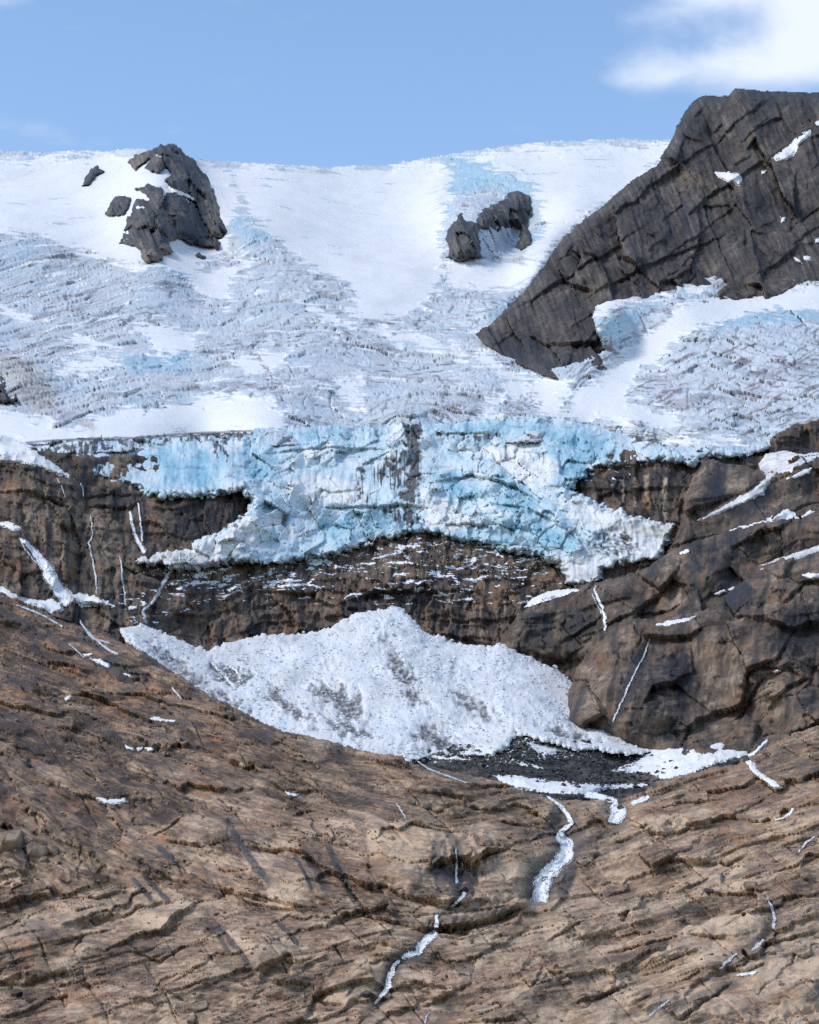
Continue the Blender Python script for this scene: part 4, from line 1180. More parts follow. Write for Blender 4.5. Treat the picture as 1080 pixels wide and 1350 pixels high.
def mtn_relief(self):
    px, py = self.px, self.py
    jx = px + 7 * fbm(px / 35, py / 35, 3, 801)
    jy = py + 7 * fbm(px / 35, py / 35, 3, 802)
    a = jx - 0.38 * jy        # across the fluting
    b = jy + 0.25 * jx
    g = jy + 0.75 * jx         # across the diagonal slabs
    d = 16 * fbm(px / 130, py / 110, 3, 803) + 5 * fbm(px / 40, py / 40, 3, 804)
    d = d + facets(a / 46, b / 110, 81, 3.5, 17.0, 0.4, 0.03) + facets(a / 14, b / 40, 82, 0.9, 3.6, 0.2, 0.03) + facets(a / 6, b / 11, 83, 0.5, 1.0)
    d = d + 6 * ledges(g, a, 74, 150, 84, 0.16) + 3 * ledges(g, a, 27, 70, 86, 0.16) + 1.0 * ledges(g, a, 11, 34, 88, 0.14)
    d = d + 1.0 * ridged(a / 9, b / 70, 3, 805)
    d = d * (0.35 + 0.65 * sstep(0, 16, self.d))
    return d + 0.9 * ledge_lines(px, py, [([(752, 328), (770, 338), (795, 346)], 10, 12), ([(733, 352), (755, 376), (784, 384)], 16, 18), ([(690, 436), (720, 450), (770, 456), (795, 448)], 12, 22),
                                           ([(868, 374), (885, 370), (900, 382)], 9, 10), ([(812, 350), (842, 374)], 8, 12), ([(865, 224), (900, 217), (930, 236), (960, 256), (1000, 272)], -12, 22),
                                           ([(650, 425), (720, 380), (790, 340), (860, 290)], 6, 26), ([(760, 400), (830, 360), (900, 330), (980, 300)], 7, 30)])


def mtn_masks(self):
    px, py = self.px, self.py
    jx = px + 5 * fbm(px / 35, py / 35, 3, 811)
    a = jx - 0.36 * py
    n = fbm(px / 60, py / 45, 4, 812)
    stripe = fbm(a / 4.2, py / 60, 3, 813)
    tone = 0.36 + 0.55 * n + 0.55 * stripe
    g = py + 0.75 * px
    tone = tone + 0.25 * fbm(g / 12, a / 70, 3, 814)
    stain = sstep(0.05, 0.5, fbm(a / 9, py / 110, 4, 815)) * 0.75
    stain = np.maximum(stain, 0.6 * poly_mask([[(630, 444), (680, 440), (760, 460), (800, 466), (760, 490), (715, 494), (660, 466)], [(900, 150), (920, 128), (940, 128), (925, 160), (905, 200), (885, 215)], [(960, 122), (1080, 124), (1080, 140), (980, 140)]], px, py, 8, 10))
    rust = sstep(0.0, 0.5, fbm(px / 60, py / 60, 3, 816)) * 0.7
    rust = np.maximum(rust, poly_mask([[(728, 380), (760, 383), (750, 390), (726, 386)], [(720, 450), (760, 460), (740, 480), (710, 470)], [(880, 220), (920, 222), (930, 245), (900, 240)]], px, py, 5, 5))
    return masks4(np.clip(tone, 0, 1), np.clip(stain, 0, 1), rust, 0 * tone)


mtn = Layer('mountain', MTN_POLY, MTN_D, 1.25, M_MTN, mtn_relief, mtn_masks, edge=(14, 60), ragged=1.0, toward=5.0, smooth=True,
            edge_fn=lambda px, py: 1 - 0.8 * sstep(380, 460, py + 0.0 * px))
tag(mtn.obj, kind='structure')
print('mtn', time.time() - T0)

# ------------------------------------------------------------------ rock outcrops in the glacier (nunataks)


def nunatak(name, polys, depth, seed, label, group=None, pale_rock=None, edge=(3, 16)):
    def relief(self):
        px, py = self.px, self.py
        jx = px + 4 * fbm(px / 20, py / 20, 3, seed)
        jy = py + 4 * fbm(px / 20, py / 20, 3, seed + 1)
        a, b = jx - 0.45 * jy, jy + 0.3 * jx
        d = 6 * fbm(px / 45, py / 45, 3, seed + 2)
        d = d + facets(a / 19, b / 44, seed, 5, 16, 2.0, 0.025) + facets(a / 7, b / 20, seed + 1, 1.6, 4.5, 0.5, 0.04) + facets(a / 3.2, b / 9, seed + 2, 0.6, 1.2)
        d = d + 1.6 * ledges(jy - 0.3 * px, jx, 22, 40, seed, 0.05) + 0.8 * ledges(jy - 0.3 * px, jx, 9, 22, seed + 1, 0.05) + 1.6 * ridged(a / 6, b / 40, 3, seed + 3)
        return d * (0.4 + 0.6 * sstep(0, 9, self.d))

    def masks(self):
        px, py = self.px, self.py
        a = px - 0.5 * py + 3 * fbm(px / 20, py / 20, 2, seed + 5)
        n = fbm(px / 22, py / 22, 4, seed + 6)
        st = fbm(a / 3.0, py / 30, 3, seed + 7)
        tone = 0.45 + 0.5 * n + 0.45 * st
        stain = sstep(-0.15, 0.4, fbm(a / 10, py / 40, 3, seed + 8)) * 0.8
        rust = sstep(-0.1, 0.4, fbm(px / 25, py / 25, 3, seed + 9)) * 0.8
        if pale_rock:
            light = poly_mask(pale_rock, px, py, 4, 4)  # paler, rustier rock inside these outlines
            tone, stain, rust = tone + 0.3 * light, stain * (1 - 0.8 * light), np.maximum(rust, 0.8 * light)
        return masks4(np.clip(tone, 0, 1), stain, rust, 0 * tone)
    big = name == 'rock_peak' or seed == 951
    depth = on_ice(polys, 26 if big else 8, 16 if big else 6)
    L = Layer(name, polys, depth, 1.0, M_NUN, relief, masks, edge=edge, ragged=1.3, rag_scale=6, toward=5.0, smooth=True)
    tag(L.obj, label, 'rock outcrop', group)
    return L


def on_ice(polys, rise, w=16):
    polys = polys if isinstance(polys[0], list) else [polys]

    def f(px, py):
        d = sdf(polys[0], px, py, 60.0)
        for q in polys[1:]:
            d = np.maximum(d, sdf(q, px, py, 60.0))
        return GL_D(px, py) - 9 - rise * sstep(0, w, d)
    return f


nun1 = nunatak('rock_peak', [[(165, 213), (178, 203), (200, 197), (212, 191), (228, 189), (238, 195), (246, 205), (257, 211), (264, 222), (277, 230), (280, 245), (287, 265), (295, 290), (300, 307), (292, 317), (280, 312), (265, 290), (257, 268), (240, 258), (222, 248), (216, 238), (224, 229), (220, 222), (210, 228), (198, 227), (190, 222), (199, 209), (178, 225), (172, 218)],
                            [(195, 262), (178, 249), (195, 242), (212, 246), (235, 256), (257, 269), (268, 290), (282, 312), (292, 320), (287, 328), (262, 325), (235, 316), (224, 320), (232, 333), (215, 337), (217, 345), (194, 347), (187, 342), (186, 330), (178, 326), (169, 325), (155, 322), (162, 300), (166, 282), (175, 268), (178, 262)]],
               None, 901, 'large dark pointed rock peak breaking through the glacier up to the skyline', pale_rock=[[(165, 213), (178, 203), (198, 200), (196, 210), (178, 224)], [(222, 318), (232, 333), (215, 345), (190, 345), (188, 330), (205, 330)], [(268, 235), (280, 240), (292, 280), (285, 300), (272, 270)]])
nun1b = nunatak('rock_outcrop', [(148, 287), (138, 283), (148, 262), (155, 257), (175, 259), (172, 272), (165, 285)], None, 921, 'small brown rock knob at the foot of the large dark peak', 'small rock outcrops on the snowfield')
nun1c = nunatak('rock_outcrop', [(107, 246), (110, 234), (121, 223), (129, 218), (131, 223), (138, 226), (125, 236), (116, 246)], None, 931, 'thin dark rock rib on the snowfield beside the large peak', 'small rock outcrops on the snowfield')
nun1d = nunatak('rock_outcrop', [(258, 337), (263, 333), (272, 336), (274, 341), (264, 342)], None, 941, 'tiny dark rock in the snow under the large peak', 'small rock outcrops on the snowfield')
nun2 = nunatak('rock_outcrop', [[(586, 317), (589, 305), (597, 292), (603, 283), (604, 272), (612, 271), (614, 280), (615, 288), (630, 278), (645, 270), (655, 266), (668, 262), (668, 254), (680, 250), (690, 252), (701, 258), (700, 278), (696, 281), (697, 293), (700, 310), (700, 325), (688, 331), (678, 328), (681, 318), (685, 304), (676, 302), (668, 303), (662, 300), (656, 306), (645, 303), (633, 302), (632, 310), (634, 325), (637, 341), (622, 340), (612, 345), (607, 347), (585, 340), (592, 328)]],
               None, 951, 'hook-shaped dark rock outcrop below a blue ice bulge on the glacier')
NUN3 = [(-30, 500), (0, 495), (12, 500), (22, 512), (25, 528), (10, 532), (-30, 530)]
nun3 = nunatak('rock_outcrop', NUN3, None, 961, 'dark rock showing under dirty tan ice above the left cliff', edge=(4, 10))
print('nunataks', time.time() - T0)

# ------------------------------------------------------------------ the same terrain carried on beyond the frame, and the valley floor


def outer(name, poly, depth, mat, amp, seed, m4):
    def relief(self):
        px, py = self.px, self.py
        return amp * (2.0 * fbm(px / 120, py / 60, 3, seed) + facets(px / 90, py / 40, seed, 0.8, 1.2) + 0.5 * facets(px / 30, py / 18, seed + 1, 0.8, 1.0))

    def masks(self):
        n = fbm(self.px / 60, self.py / 30, 4, seed + 3)
        return masks4(np.clip(m4[0] + 0.5 * n, 0, 1), np.clip(m4[1] + 0.4 * n, 0, 1), m4[2] + 0 * n, m4[3] + 0 * n)
    L = Layer(name, poly, depth, 9.0, mat, relief, masks, edge=(1, 0), ragged=0, toward=3.0, smooth=True)
    tag(L.obj, kind='structure')
    return L


OUT_FG = Depth([(-700, 1480, 470), (540, 1480, 434), (1800, 1480, 470), (-700, 2100, 330), (540, 2100, 300), (1800, 2100, 330), (-160, 1480, 443), (1240, 1480, 443), (-160, 1100, 582), (1240, 1200, 543), (-160, 900, 706), (-160, 740, 818), (1240, 900, 672),
                (-700, 560, 900), (-700, 900, 700), (-700, 1200, 560), (1800, 700, 760), (1800, 1000, 640), (1800, 1300, 530)])
outer('rock_slope', [(-700, 560), (-500, 610), (-300, 680), (-150, 738), (-150, 1475), (1232, 1475), (1232, 900), (1500, 800), (1800, 690), (1800, 2100), (-700, 2100)], OUT_FG, M_FG, 3.0, 1101, (0.42, 0.2, 0.4, 0))
outer('cliff', [(-700, 520), (-150, 592), (-150, 860), (-700, 800)], lambda px, py: 905 - (py - 560) * 0.30 + 0 * px, M_CLIFF, 2.0, 1111, (0.35, 0.3, 0.4, 0))
outer('lower_buttress', [(1230, 690), (1500, 600), (1800, 560), (1800, 900), (1230, 990)], lambda px, py: 745 - (py - 690) * 0.22 + 0 * px, M_CLIFF, 2.0, 1121, (0.38, 0.3, 0.4, 0))
outer('upper_buttress', [(1230, 540), (1800, 420), (1800, 720), (1230, 720)], lambda px, py: 985 - (py - 540) * 0.9 + 0 * px, M_CLIFF, 2.0, 1131, (0.38, 0.3, 0.4, 0))
outer('upper_glacier', [(-700, 215), (-155, 204), (-155, 600), (-700, 560)], lambda px, py: GL_D(np.full_like(px, -150.0), py), M_GLACIER, 2.0, 1141, (0.7, 0.1, 0.1, 0.05))
outer('upper_glacier', [(1232, 352), (1800, 330), (1800, 500), (1232, 548)], lambda px, py: GL_D(np.full_like(px, 1230.0), py), M_GLACIER, 2.0, 1151, (0.7, 0.1, 0.1, 0.05))
outer('mountain', [(1235, 113), (1400, 140), (1800, 260), (1800, 420), (1235, 420)], lambda px, py: MTN_D(np.full_like(px, 1230.0), py), M_MTN, 4.0, 1161, (0.4, 0.3, 0.3, 0))
M_VALLEY = plain_material('valley_heath', (0.06, 0.065, 0.035), (0.16, 0.13, 0.085), 0.02, 0.9, 0.4, 0.5, 0.2)
me = bpy.data.meshes.new('valley_floor')
me.from_pydata([(-9000, -9000, -84), (9000, -9000, -84), (9000, 420, -84), (-9000, 420, -84)], [], [(0, 1, 2, 3)])
me.materials.append(M_VALLEY)
floor = bpy.data.objects.new('valley_floor', me)
C.objects.link(floor)
tag(floor, kind='structure')
print('outer', time.time() - T0)

# ------------------------------------------------------------------ snow patches
Layer_of = dict(fg=fg, basin=basin, cone=cone, cliff=cliff, up=butt_up, mid=butt_mid, low=butt_low, mtn=mtn, n1=nun1, n2=nun2, gl=glacier)


def snow_patch(layer, poly, label, mat=None, T=1.0, group=None, rag=1.0, name='snow_patch', cat='snow patch', step=0.8):
    L = Layer_of[layer]
    P = np.array(poly)
    ax = np.arange(P[:, 0].min() - 3, P[:, 0].max() + 3, step, dtype=np.float32)
    ay = np.arange(P[:, 1].min() - 3, P[:, 1].max() + 3, step, dtype=np.float32)
    px, py = np.meshgrid(ax, ay)
    d = sdf(poly, px, py, 30) + rag * 1.6 * fbm(px / 5, py / 5, 3, 5) + rag * 0.8 * fbm(px / 2.2, py / 2.2, 2, 6)
    k = L.depth_at(px, py)[d > 0].mean() / 700 if (d > 0).any() else 1
    w = min(5.0, max(0.8, 0.6 * d.max()))
    Y = np.minimum(L.depth_at(px, py), L.depth_at(px, py, True))
    Y = np.minimum(blur(Y, 2), Y + 0.3)
    th = (-0.5 + (T + 0.5) * sstep(0, w, d)) * k
    th = th + 0.25 * k * fbm(px / 9, py / 5, 3, 8)
    pos = at(px, py, Y - th)
    keep = (d[:-1, :-1] + d[1:, 1:] + d[1:, :-1] + d[:-1, 1:]) > 0
    o = mesh_from_grid(name, pos, keep, mat or M_SNOW, {}, True)
    tag(o, label, cat, group)
    return o


DS = M_SNOW_DIRTY
G_SL = 'small snow patches on the brown slope'
PATCHES = [
    ('basin', [(648, 1021), (680, 1022), (730, 1028), (800, 1034), (858, 1032), (850, 1037), (800, 1041), (772, 1048), (730, 1046), (690, 1042), (664, 1034)], 'long flat snow bank along the front edge of the dark gravel', None, 1.5, None),
    ('basin', [(795, 1021), (830, 1005), (855, 992), (840, 985), (860, 984), (900, 985), (950, 977), (985, 981), (1000, 984), (986, 995), (962, 1003), (930, 1012), (905, 1024), (880, 1029), (850, 1020), (820, 1018)], 'broad snow bed at the foot of the lower buttress', None, 1.6, None),
    ('basin', [(688, 974), (715, 981), (745, 985), (757, 993), (730, 994), (718, 998), (705, 990)], 'ragged snow patch in the dark gravel just under the ice cone', None, 1.2, None),
    ('basin', [(673, 1004), (700, 1007), (720, 1012), (715, 1015), (690, 1010)], 'thin snow streak lying across the dark gravel', None, 1.0, None),
    ('basin', [(545, 991), (600, 996), (620, 1002), (590, 1002), (550, 998)], 'thin snow sliver between ice cone and brown slope', None, 1.0, None),
    ('low', [(983, 998), (1000, 984), (1012, 972), (1014, 978), (1002, 990), (990, 1003)], 'snow tongue running up the right end of the snow bed', None, 1.2, None),
    ('fg', [(982, 1003), (992, 1002), (1003, 1019), (1020, 1028), (1034, 1039), (1022, 1042), (1005, 1029), (990, 1016)], 'crooked snow strip in the gully beside the rust-brown rocks', None, 1.2, None),
    ('fg', [(1018, 1081), (1032, 1077), (1041, 1071), (1044, 1064), (1048, 1066), (1045, 1074), (1034, 1080), (1022, 1083)], 'small hooked snow scrap in the dark cleft of the slope', None, 1.0, None),
    ('fg', [(194, 948), (205, 944), (215, 947), (233, 949), (230, 953), (205, 951)], 'flat snow sliver under an orange-brown slab', None, 1.0, G_SL),
    ('fg', [(165, 982), (176, 986), (176, 990), (166, 987)], 'slanting snow dash, thinnest in a row of three snow dashes', None, 1.0, G_SL),
    ('fg', [(180, 986), (189, 984), (188, 989), (183, 990)], 'smallest snow dot, between two snow dashes', None, 1.0, G_SL),
    ('fg', [(191, 986), (199, 984), (204, 989), (196, 991)], 'thickest snow dash in a row of three snow dashes', None, 1.0, G_SL),
    ('fg', [(123, 1052), (130, 1050), (142, 1053), (165, 1052), (169, 1059), (140, 1061), (133, 1058)], 'largest white snow patch lying on the brown slope', None, 1.1, G_SL),
    ('fg', [(375, 1043), (385, 1045), (398, 1047), (390, 1051), (380, 1049)], 'narrow snow sliver under a ledge of the brown slabs', None, 1.0, G_SL),
    ('fg', [(84, 919), (95, 916), (93, 923), (87, 924)], 'tiny snow scrap beside a pale band of rock', None, 1.0, G_SL),
    ('fg', [(109, 862), (123, 860), (123, 864), (112, 866)], 'tiny flat snow scrap at the top of a meltwater streak', None, 1.0, G_SL),
    ('fg', [(119, 868), (133, 868), (148, 878), (142, 881), (125, 873)], 'slanting snow sliver in a meltwater streak', None, 1.0, G_SL),
    ('fg', [(162, 887), (172, 889), (175, 894), (166, 892)], 'tiny snow scrap at the lower end of a meltwater streak', None, 1.0, G_SL),
    ('fg', [(968, 1285), (985, 1281), (1002, 1279), (997, 1285), (975, 1288)], 'thin snow wedge beside the small stream on the right slope', None, 1.0, G_SL),
    ('cliff', [(-20, 768), (0, 770), (15, 779), (30, 787), (55, 791), (68, 788), (80, 795), (85, 805), (70, 809), (50, 803), (25, 796), (0, 788), (-20, 780)], 'snow bank at the base of the widest waterfall', None, 1.4, None),
    ('cliff', [(95, 785), (105, 781), (125, 785), (150, 795), (156, 802), (130, 799), (108, 801), (98, 792)], 'rounded snow bed at the cliff foot right of the widest waterfall', None, 1.4, None),
    ('cliff', [(-15, 690), (8, 687), (22, 690), (30, 697), (18, 702), (8, 696), (-15, 694)], 'small snow patch on the ledge above the widest waterfall', None, 1.2, None),
    ('cliff', [(168, 800), (180, 798), (183, 803), (170, 805)], 'tiny snow patch at the foot of a thin cascade', None, 1.0, None),
    ('cliff', [(-40, 566), (10, 575), (38, 586), (55, 600), (75, 612), (98, 632), (80, 628), (55, 618), (30, 611), (-40, 611)], 'sloping snow apron above the left cliff edge', None, 2.0, None),
    ('up', [(1000, 612), (1010, 598), (1035, 594), (1058, 599), (1078, 596), (1090, 600), (1060, 614), (1047, 622), (1024, 626), (1014, 640), (1008, 652), (990, 660), (965, 672), (930, 686), (916, 687), (935, 676), (962, 661), (990, 645), (1008, 630)], 'dusty snow hollow drawn out into a ribbon down the upper buttress', DS, 1.6, None),
    ('up', [(1036, 631), (1062, 617), (1071, 616), (1069, 624), (1050, 632)], 'short snow strip beside the dusty snow hollow', None, 1.2, None),
    ('up', [(955, 699), (985, 691), (1015, 682), (1037, 669), (1042, 671), (1055, 682), (1068, 671), (1076, 676), (1052, 688), (1000, 697), (963, 703)], 'long forked snow strip between the upper and middle buttress', None, 1.5, None),
    ('mid', [(1000, 746), (1040, 731), (1080, 717), (1115, 710), (1115, 736), (1080, 742), (1052, 754), (1035, 742)], 'broad tan dusted snow field on top of the lower buttress', DS, 2.2, None),
    ('low', [(1054, 758), (1070, 754), (1092, 757), (1092, 764), (1066, 764)], 'small snow patch on the lower buttress under the tan snow field', None, 1.2, None),
    ('mid', [(940, 783), (955, 776), (959, 780), (948, 786)], 'longer snow dash in the cleft above the lower buttress', None, 1.4, 'snow dashes in the cleft'),
    ('mid', [(959, 777), (968, 772), (971, 776), (963, 781)], 'shorter snow dash in the cleft above the lower buttress', None, 1.4, 'snow dashes in the cleft'),
    ('mid', [(1000, 752), (1012, 744), (1024, 738), (1022, 743), (1008, 752)], 'snow ribbon leading from the tan snow field into the cleft', None, 1.4, None),
    ('low', [(858, 824), (885, 817), (918, 812), (908, 820), (880, 826)], 'thin snow wedge on the rim of the lower buttress', None, 1.4, None),
    ('mid', [(894, 727), (910, 723), (909, 729), (897, 731)], 'small snow patch on the rim of the middle buttress', None, 1.2, None),
    ('mid', [(690, 801), (703, 788), (725, 779), (755, 776), (770, 777), (745, 785), (720, 792), (700, 799)], 'curved snow cap on the dark knob of the middle buttress', None, 1.4, None),
    ('low', [(1017, 885), (1025, 881), (1031, 885), (1022, 888)], 'tiny snow scrap on the face of the lower buttress', None, 1.0, None),
    ('mtn', [(1017, 208), (1030, 199), (1043, 187), (1058, 175), (1068, 170), (1071, 177), (1057, 190), (1050, 200), (1047, 206), (1035, 213), (1022, 212)], 'long ragged snowfield high on the dark mountain', None, 2.2, None),
    ('mtn', [(940, 227), (955, 225), (976, 228), (980, 239), (976, 246), (960, 242), (950, 237)], 'wedge of snow on the mountain shelf', None, 2.2, None),
    ('mtn', [(1004, 225), (1011, 224), (1010, 230), (1004, 230)], 'tiny snow spot between the two mountain snowfields', None, 1.6, 'snow spots on the mountain'),
    ('mtn', [(1029, 286), (1036, 286), (1035, 294), (1030, 293)], 'tiny snow spot alone on the steep mountain wall', None, 1.6, 'snow spots on the mountain'),
    ('mtn', [(1073, 315), (1084, 312), (1084, 321), (1075, 321)], 'tiny snow spot on the mountain wall above a pair of snow spots', None, 1.6, 'snow spots on the mountain'),
    ('mtn', [(1045, 337), (1055, 342), (1058, 348), (1049, 345)], 'slanting snow spot of a close pair low on the mountain', None, 1.6, 'snow spots on the mountain'),
    ('mtn', [(1059, 337), (1070, 337), (1068, 344), (1060, 344)], 'blocky snow spot of a close pair low on the mountain', None, 1.6, 'snow spots on the mountain'),
    ('mtn', [(1073, 161), (1084, 156), (1084, 167), (1076, 167)], 'tiny snow spot just above the long mountain snowfield', None, 1.6, 'snow spots on the mountain'),
    ('n1', [(216, 245), (226, 246), (240, 252), (257, 261), (257, 266), (240, 258), (225, 252)], 'slanting snow ledge across the large dark peak', None, 1.8, None),
    ('n1', [(178, 272), (190, 271), (191, 275), (180, 276)], 'small snow ledge low on the large dark peak', None, 1.6, None),
    ('n1', [(205, 203), (212, 206), (213, 208), (206, 206)], 'tiny snow spot near the top of the large dark peak', None, 1.6, None),
]
for a in PATCHES:
    snow_patch(*a[:3], a[3], a[4], a[5])
print('patches', time.time() - T0)

# ------------------------------------------------------------------ waterfalls and streams


def water(layer, pts, label, mat=None, name='waterfall', cat='waterfall', group=None, thr=-0.25, lift=0.5, seed=0, wob=0.25, freq=1.0):
    """pts: (px, py, width px) down the fall; a sheet of strands with gaps"""
    L = Layer_of[layer]
    P = np.array(pts, float)
    seg = np.hypot(*np.diff(P[:, :2], axis=0).T)
    cum = np.r_[0, np.cumsum(seg)]
    n = max(6, int(cum[-1] / 0.9))
    t = np.linspace(0, cum[-1], n)
    cx, cy, cw = [np.interp(t, cum, P[:, i]) for i in range(3)]
    for q in (cx, cy):
        q[1:-1] = (q[:-2] + 2 * q[1:-1] + q[2:]) / 4
    cx = cx + wob * cw * perlin(t / 7.0, 0 * t + seed + 0.5, 3) + 0.7 * perlin(t / 3.0, 0 * t + seed + 7.5, 3)
    tx, ty = np.gradient(cx), np.gradient(cy)
    ln = np.hypot(tx, ty) + 1e-6
    nx, ny = -ty / ln, tx / ln
    m = max(4, int(cw.max() / 0.7))
    u = np.linspace(-0.5, 0.5, m)
    wv = cw[:, None] * (1 + 0.35 * perlin(t / 9, 0 * t + seed + 3.3, 5)[:, None])
    px = f32(cx[:, None] + nx[:, None] * u[None] * wv)
    py = f32(cy[:, None] + ny[:, None] * u[None] * wv)
    Y = np.minimum(L.depth_at(px, py), L.depth_at(px, py, True))
    k = Y.mean() / 700
    A, T_ = u[None] * wv, t[:, None]
    st = fbm((A + 40 * seed) / 2.0 * freq, T_ / 16 + 0 * A, 3, 41 + seed)
    edge = np.abs(u)[None] * 2
    s = st + 0.25 * fbm(A / 1.1, T_ / 5 + 0 * A, 2, 44 + seed) - 1.3 * np.clip(edge - 0.45, 0, 1)
    Yw = Y - (lift + 0.5 * st + 0.25 * (1 - edge ** 2)) * k
    pos = at(px, py, f32(Yw))
    keep = (s[:-1, :-1] + s[1:, 1:]) / 2 > thr - 0.5
    tt = t[:, None] / t[-1]
    film = (1 - edge ** 2.2) * sstep(0, 0.06, tt) * sstep(0, 0.06, 1 - tt) * (0.72 + 0.9 * np.clip(s - thr, -0.6, 0.3))
    o = mesh_from_grid(name, pos, keep, mat or M_WATER, {'masks': masks4(film, film, film)}, True)
    tag(o, label, cat, group)
    return o


WT = M_WATER_THIN
water('cliff', [(22, 708, 4), (36, 716, 8), (48, 730, 14), (58, 745, 16), (68, 760, 19), (77, 778, 22), (86, 792, 25), (90, 798, 20)], 'widest white waterfall sliding down the left cliff onto snow', seed=1, thr=-0.3)
water('cliff', [(27, 712, 2), (34, 725, 2.5), (44, 738, 2.5), (54, 748, 2)], 'thin side strand beside the widest waterfall', WT, seed=2)
water('cliff', [(171, 672, 5), (174, 690, 5), (179, 706, 6), (186, 720, 8), (193, 730, 9)], 'forked waterfall under the edge of the blue ice, broad left strand', seed=3, thr=-0.2)
water('cliff', [(182, 661, 3), (184, 675, 3), (186, 695, 3), (188, 715, 4)], 'forked waterfall under the edge of the blue ice, narrow right strand', seed=4)
water('cliff', [(119, 675, 2), (121, 692, 2.4), (122, 707, 2.6), (117, 715, 3), (120, 728, 3), (123, 742, 3), (126, 760, 3), (128, 786, 2.5)], 'thin zigzag cascade in the middle of the left cliff', WT, seed=5)
water('cliff', [(157, 730, 2), (160, 745, 2.6), (161, 760, 2.6), (164, 780, 3), (166, 800, 2.4)], 'thin cascade on the left cliff beside the tan ice tip', WT, seed=6)
water('cliff', [(75, 630, 2), (82, 642, 2.4), (86, 655, 2)], 'short seep streak high under the snow apron', WT, seed=7, group='seep streaks high on the left cliff', name='seep', cat='seep')
water('cliff', [(106, 636, 2.4), (109, 645, 2.6), (110, 655, 2)], 'short seep streak high under the ice edge', WT, seed=8, group='seep streaks high on the left cliff', name='seep', cat='seep')
water('cliff', [(233, 745, 4), (222, 757, 6), (215, 770, 7), (207, 785, 7), (198, 797, 6), (188, 805, 5), (190, 815, 5), (194, 824, 6)], 'grey cascade running from the tan ice tip down to the ice cone', WT, seed=9, thr=-0.3)
water('mid', [(786, 768, 3), (784, 778, 4), (789, 790, 5), (795, 803, 5), (798, 818, 5), (798, 834, 4)], 'white waterfall dropping over the dark knob below the ice', seed=10)
water('mid', [(780, 782, 2), (787, 796, 2.4), (794, 810, 2.4)], 'thin strand beside the waterfall over the dark knob', WT, seed=11)
water('low', [(858, 838, 2), (850, 862, 2.6), (838, 885, 3), (826, 910, 3), (815, 935, 3), (806, 955, 3)], 'thin trickle down the dark stain of the lower buttress', WT, seed=12)
water('cliff', [(933, 655, 2), (931, 668, 2.4), (928, 676, 2)], 'small trickle in the notch under the glacier edge', WT, seed=13)
water('fg', [(716, 1046, 4), (728, 1054, 5), (740, 1063, 6), (749, 1075, 7), (754, 1085, 8), (742, 1095, 9), (738, 1104, 14), (748, 1112, 20), (748, 1124, 20), (738, 1136, 22), (726, 1148, 26), (716, 1160, 27), (713, 1175, 28), (712, 1194, 26)], 'main white waterfall pouring through the gully in the brown slabs', seed=14, thr=-0.6, lift=0.9, freq=0.8, wob=0.08)
water('fg', [(768, 1046, 10), (790, 1050, 12), (815, 1057, 10)], 'foaming melt stream leaving the snow bank', seed=15, thr=-0.4, name='stream', cat='stream', lift=0.8)
water('fg', [(806, 1058, 14), (814, 1070, 24), (812, 1086, 22)], 'short wide cascade below the snow bank beside a dark rock', seed=16, thr=-0.45, lift=0.9)
water('fg', [(856, 1050, 6), (845, 1055, 9), (832, 1060, 8)], 'small rapid joining the short wide cascade', seed=17, thr=-0.3, name='stream', cat='stream')
water('fg', [(601, 1116, 2), (602, 1132, 3), (602, 1148, 3.5), (603, 1166, 6)], 'slender white waterfall dropping into the dark alcove', seed=18, thr=-0.5, lift=1.2)
water('fg', [(614, 1176, 6), (606, 1186, 5), (597, 1196, 6)], 'short cascade at the foot of the dark alcove', WT, seed=19, thr=-0.3)
water('fg', [(577, 1205, 6), (576, 1215, 6.5), (575, 1226, 8)], 'short white drop over the long overhanging ledge', seed=20, thr=-0.5, lift=1.0)
water('fg', [(576, 1226, 10), (566, 1236, 13), (556, 1246, 14), (550, 1256, 12), (536, 1260, 9), (528, 1264, 8)], 'white stream foaming below the overhanging ledge', seed=21, thr=-0.25, name='stream', cat='stream', lift=0.8)
water('fg', [(530, 1265, 5), (520, 1272, 7), (516, 1284, 10), (512, 1300, 9), (502, 1314, 7), (493, 1326, 4)], 'white stream threading down beside a dark pool rock', seed=22, thr=-0.25, name='stream', cat='stream', lift=0.8)
water('fg', [(566, 1334, 3), (562, 1342, 4), (560, 1350, 3)], 'short white trickle in a crack of the banded slabs', WT, seed=23, thr=-0.6, name='stream', cat='stream')
water('fg', [(1010, 1182, 3), (1018, 1196, 4), (1022, 1210, 5), (1020, 1226, 6)], 'small stream broken over rocks on the right slope', WT, seed=24, thr=-0.6, name='stream', cat='stream')
water('fg', [(1008, 1238, 4), (1000, 1246, 7), (990, 1254, 4)], 'small fan of spray on the right slope', WT, seed=25, thr=-0.6, name='stream', cat='stream')
water('fg', [(972, 1256, 3), (960, 1266, 5), (948, 1280, 5)], 'thin slanting rill on the right slope beside the snow wedge', WT, seed=26, thr=-0.6, name='stream', cat='stream')
water('fg', [(1075, 1102, 3), (1062, 1112, 4), (1052, 1124, 3)], 'grey wet trickle on the upper right slabs', WT, seed=27, thr=-0.6, name='stream', cat='stream')
water('fg', [(884, 1318, 2), (872, 1326, 4), (855, 1340, 3)], 'grey wet trickle low on the right slabs', WT, seed=28, thr=-0.6, name='stream', cat='stream')
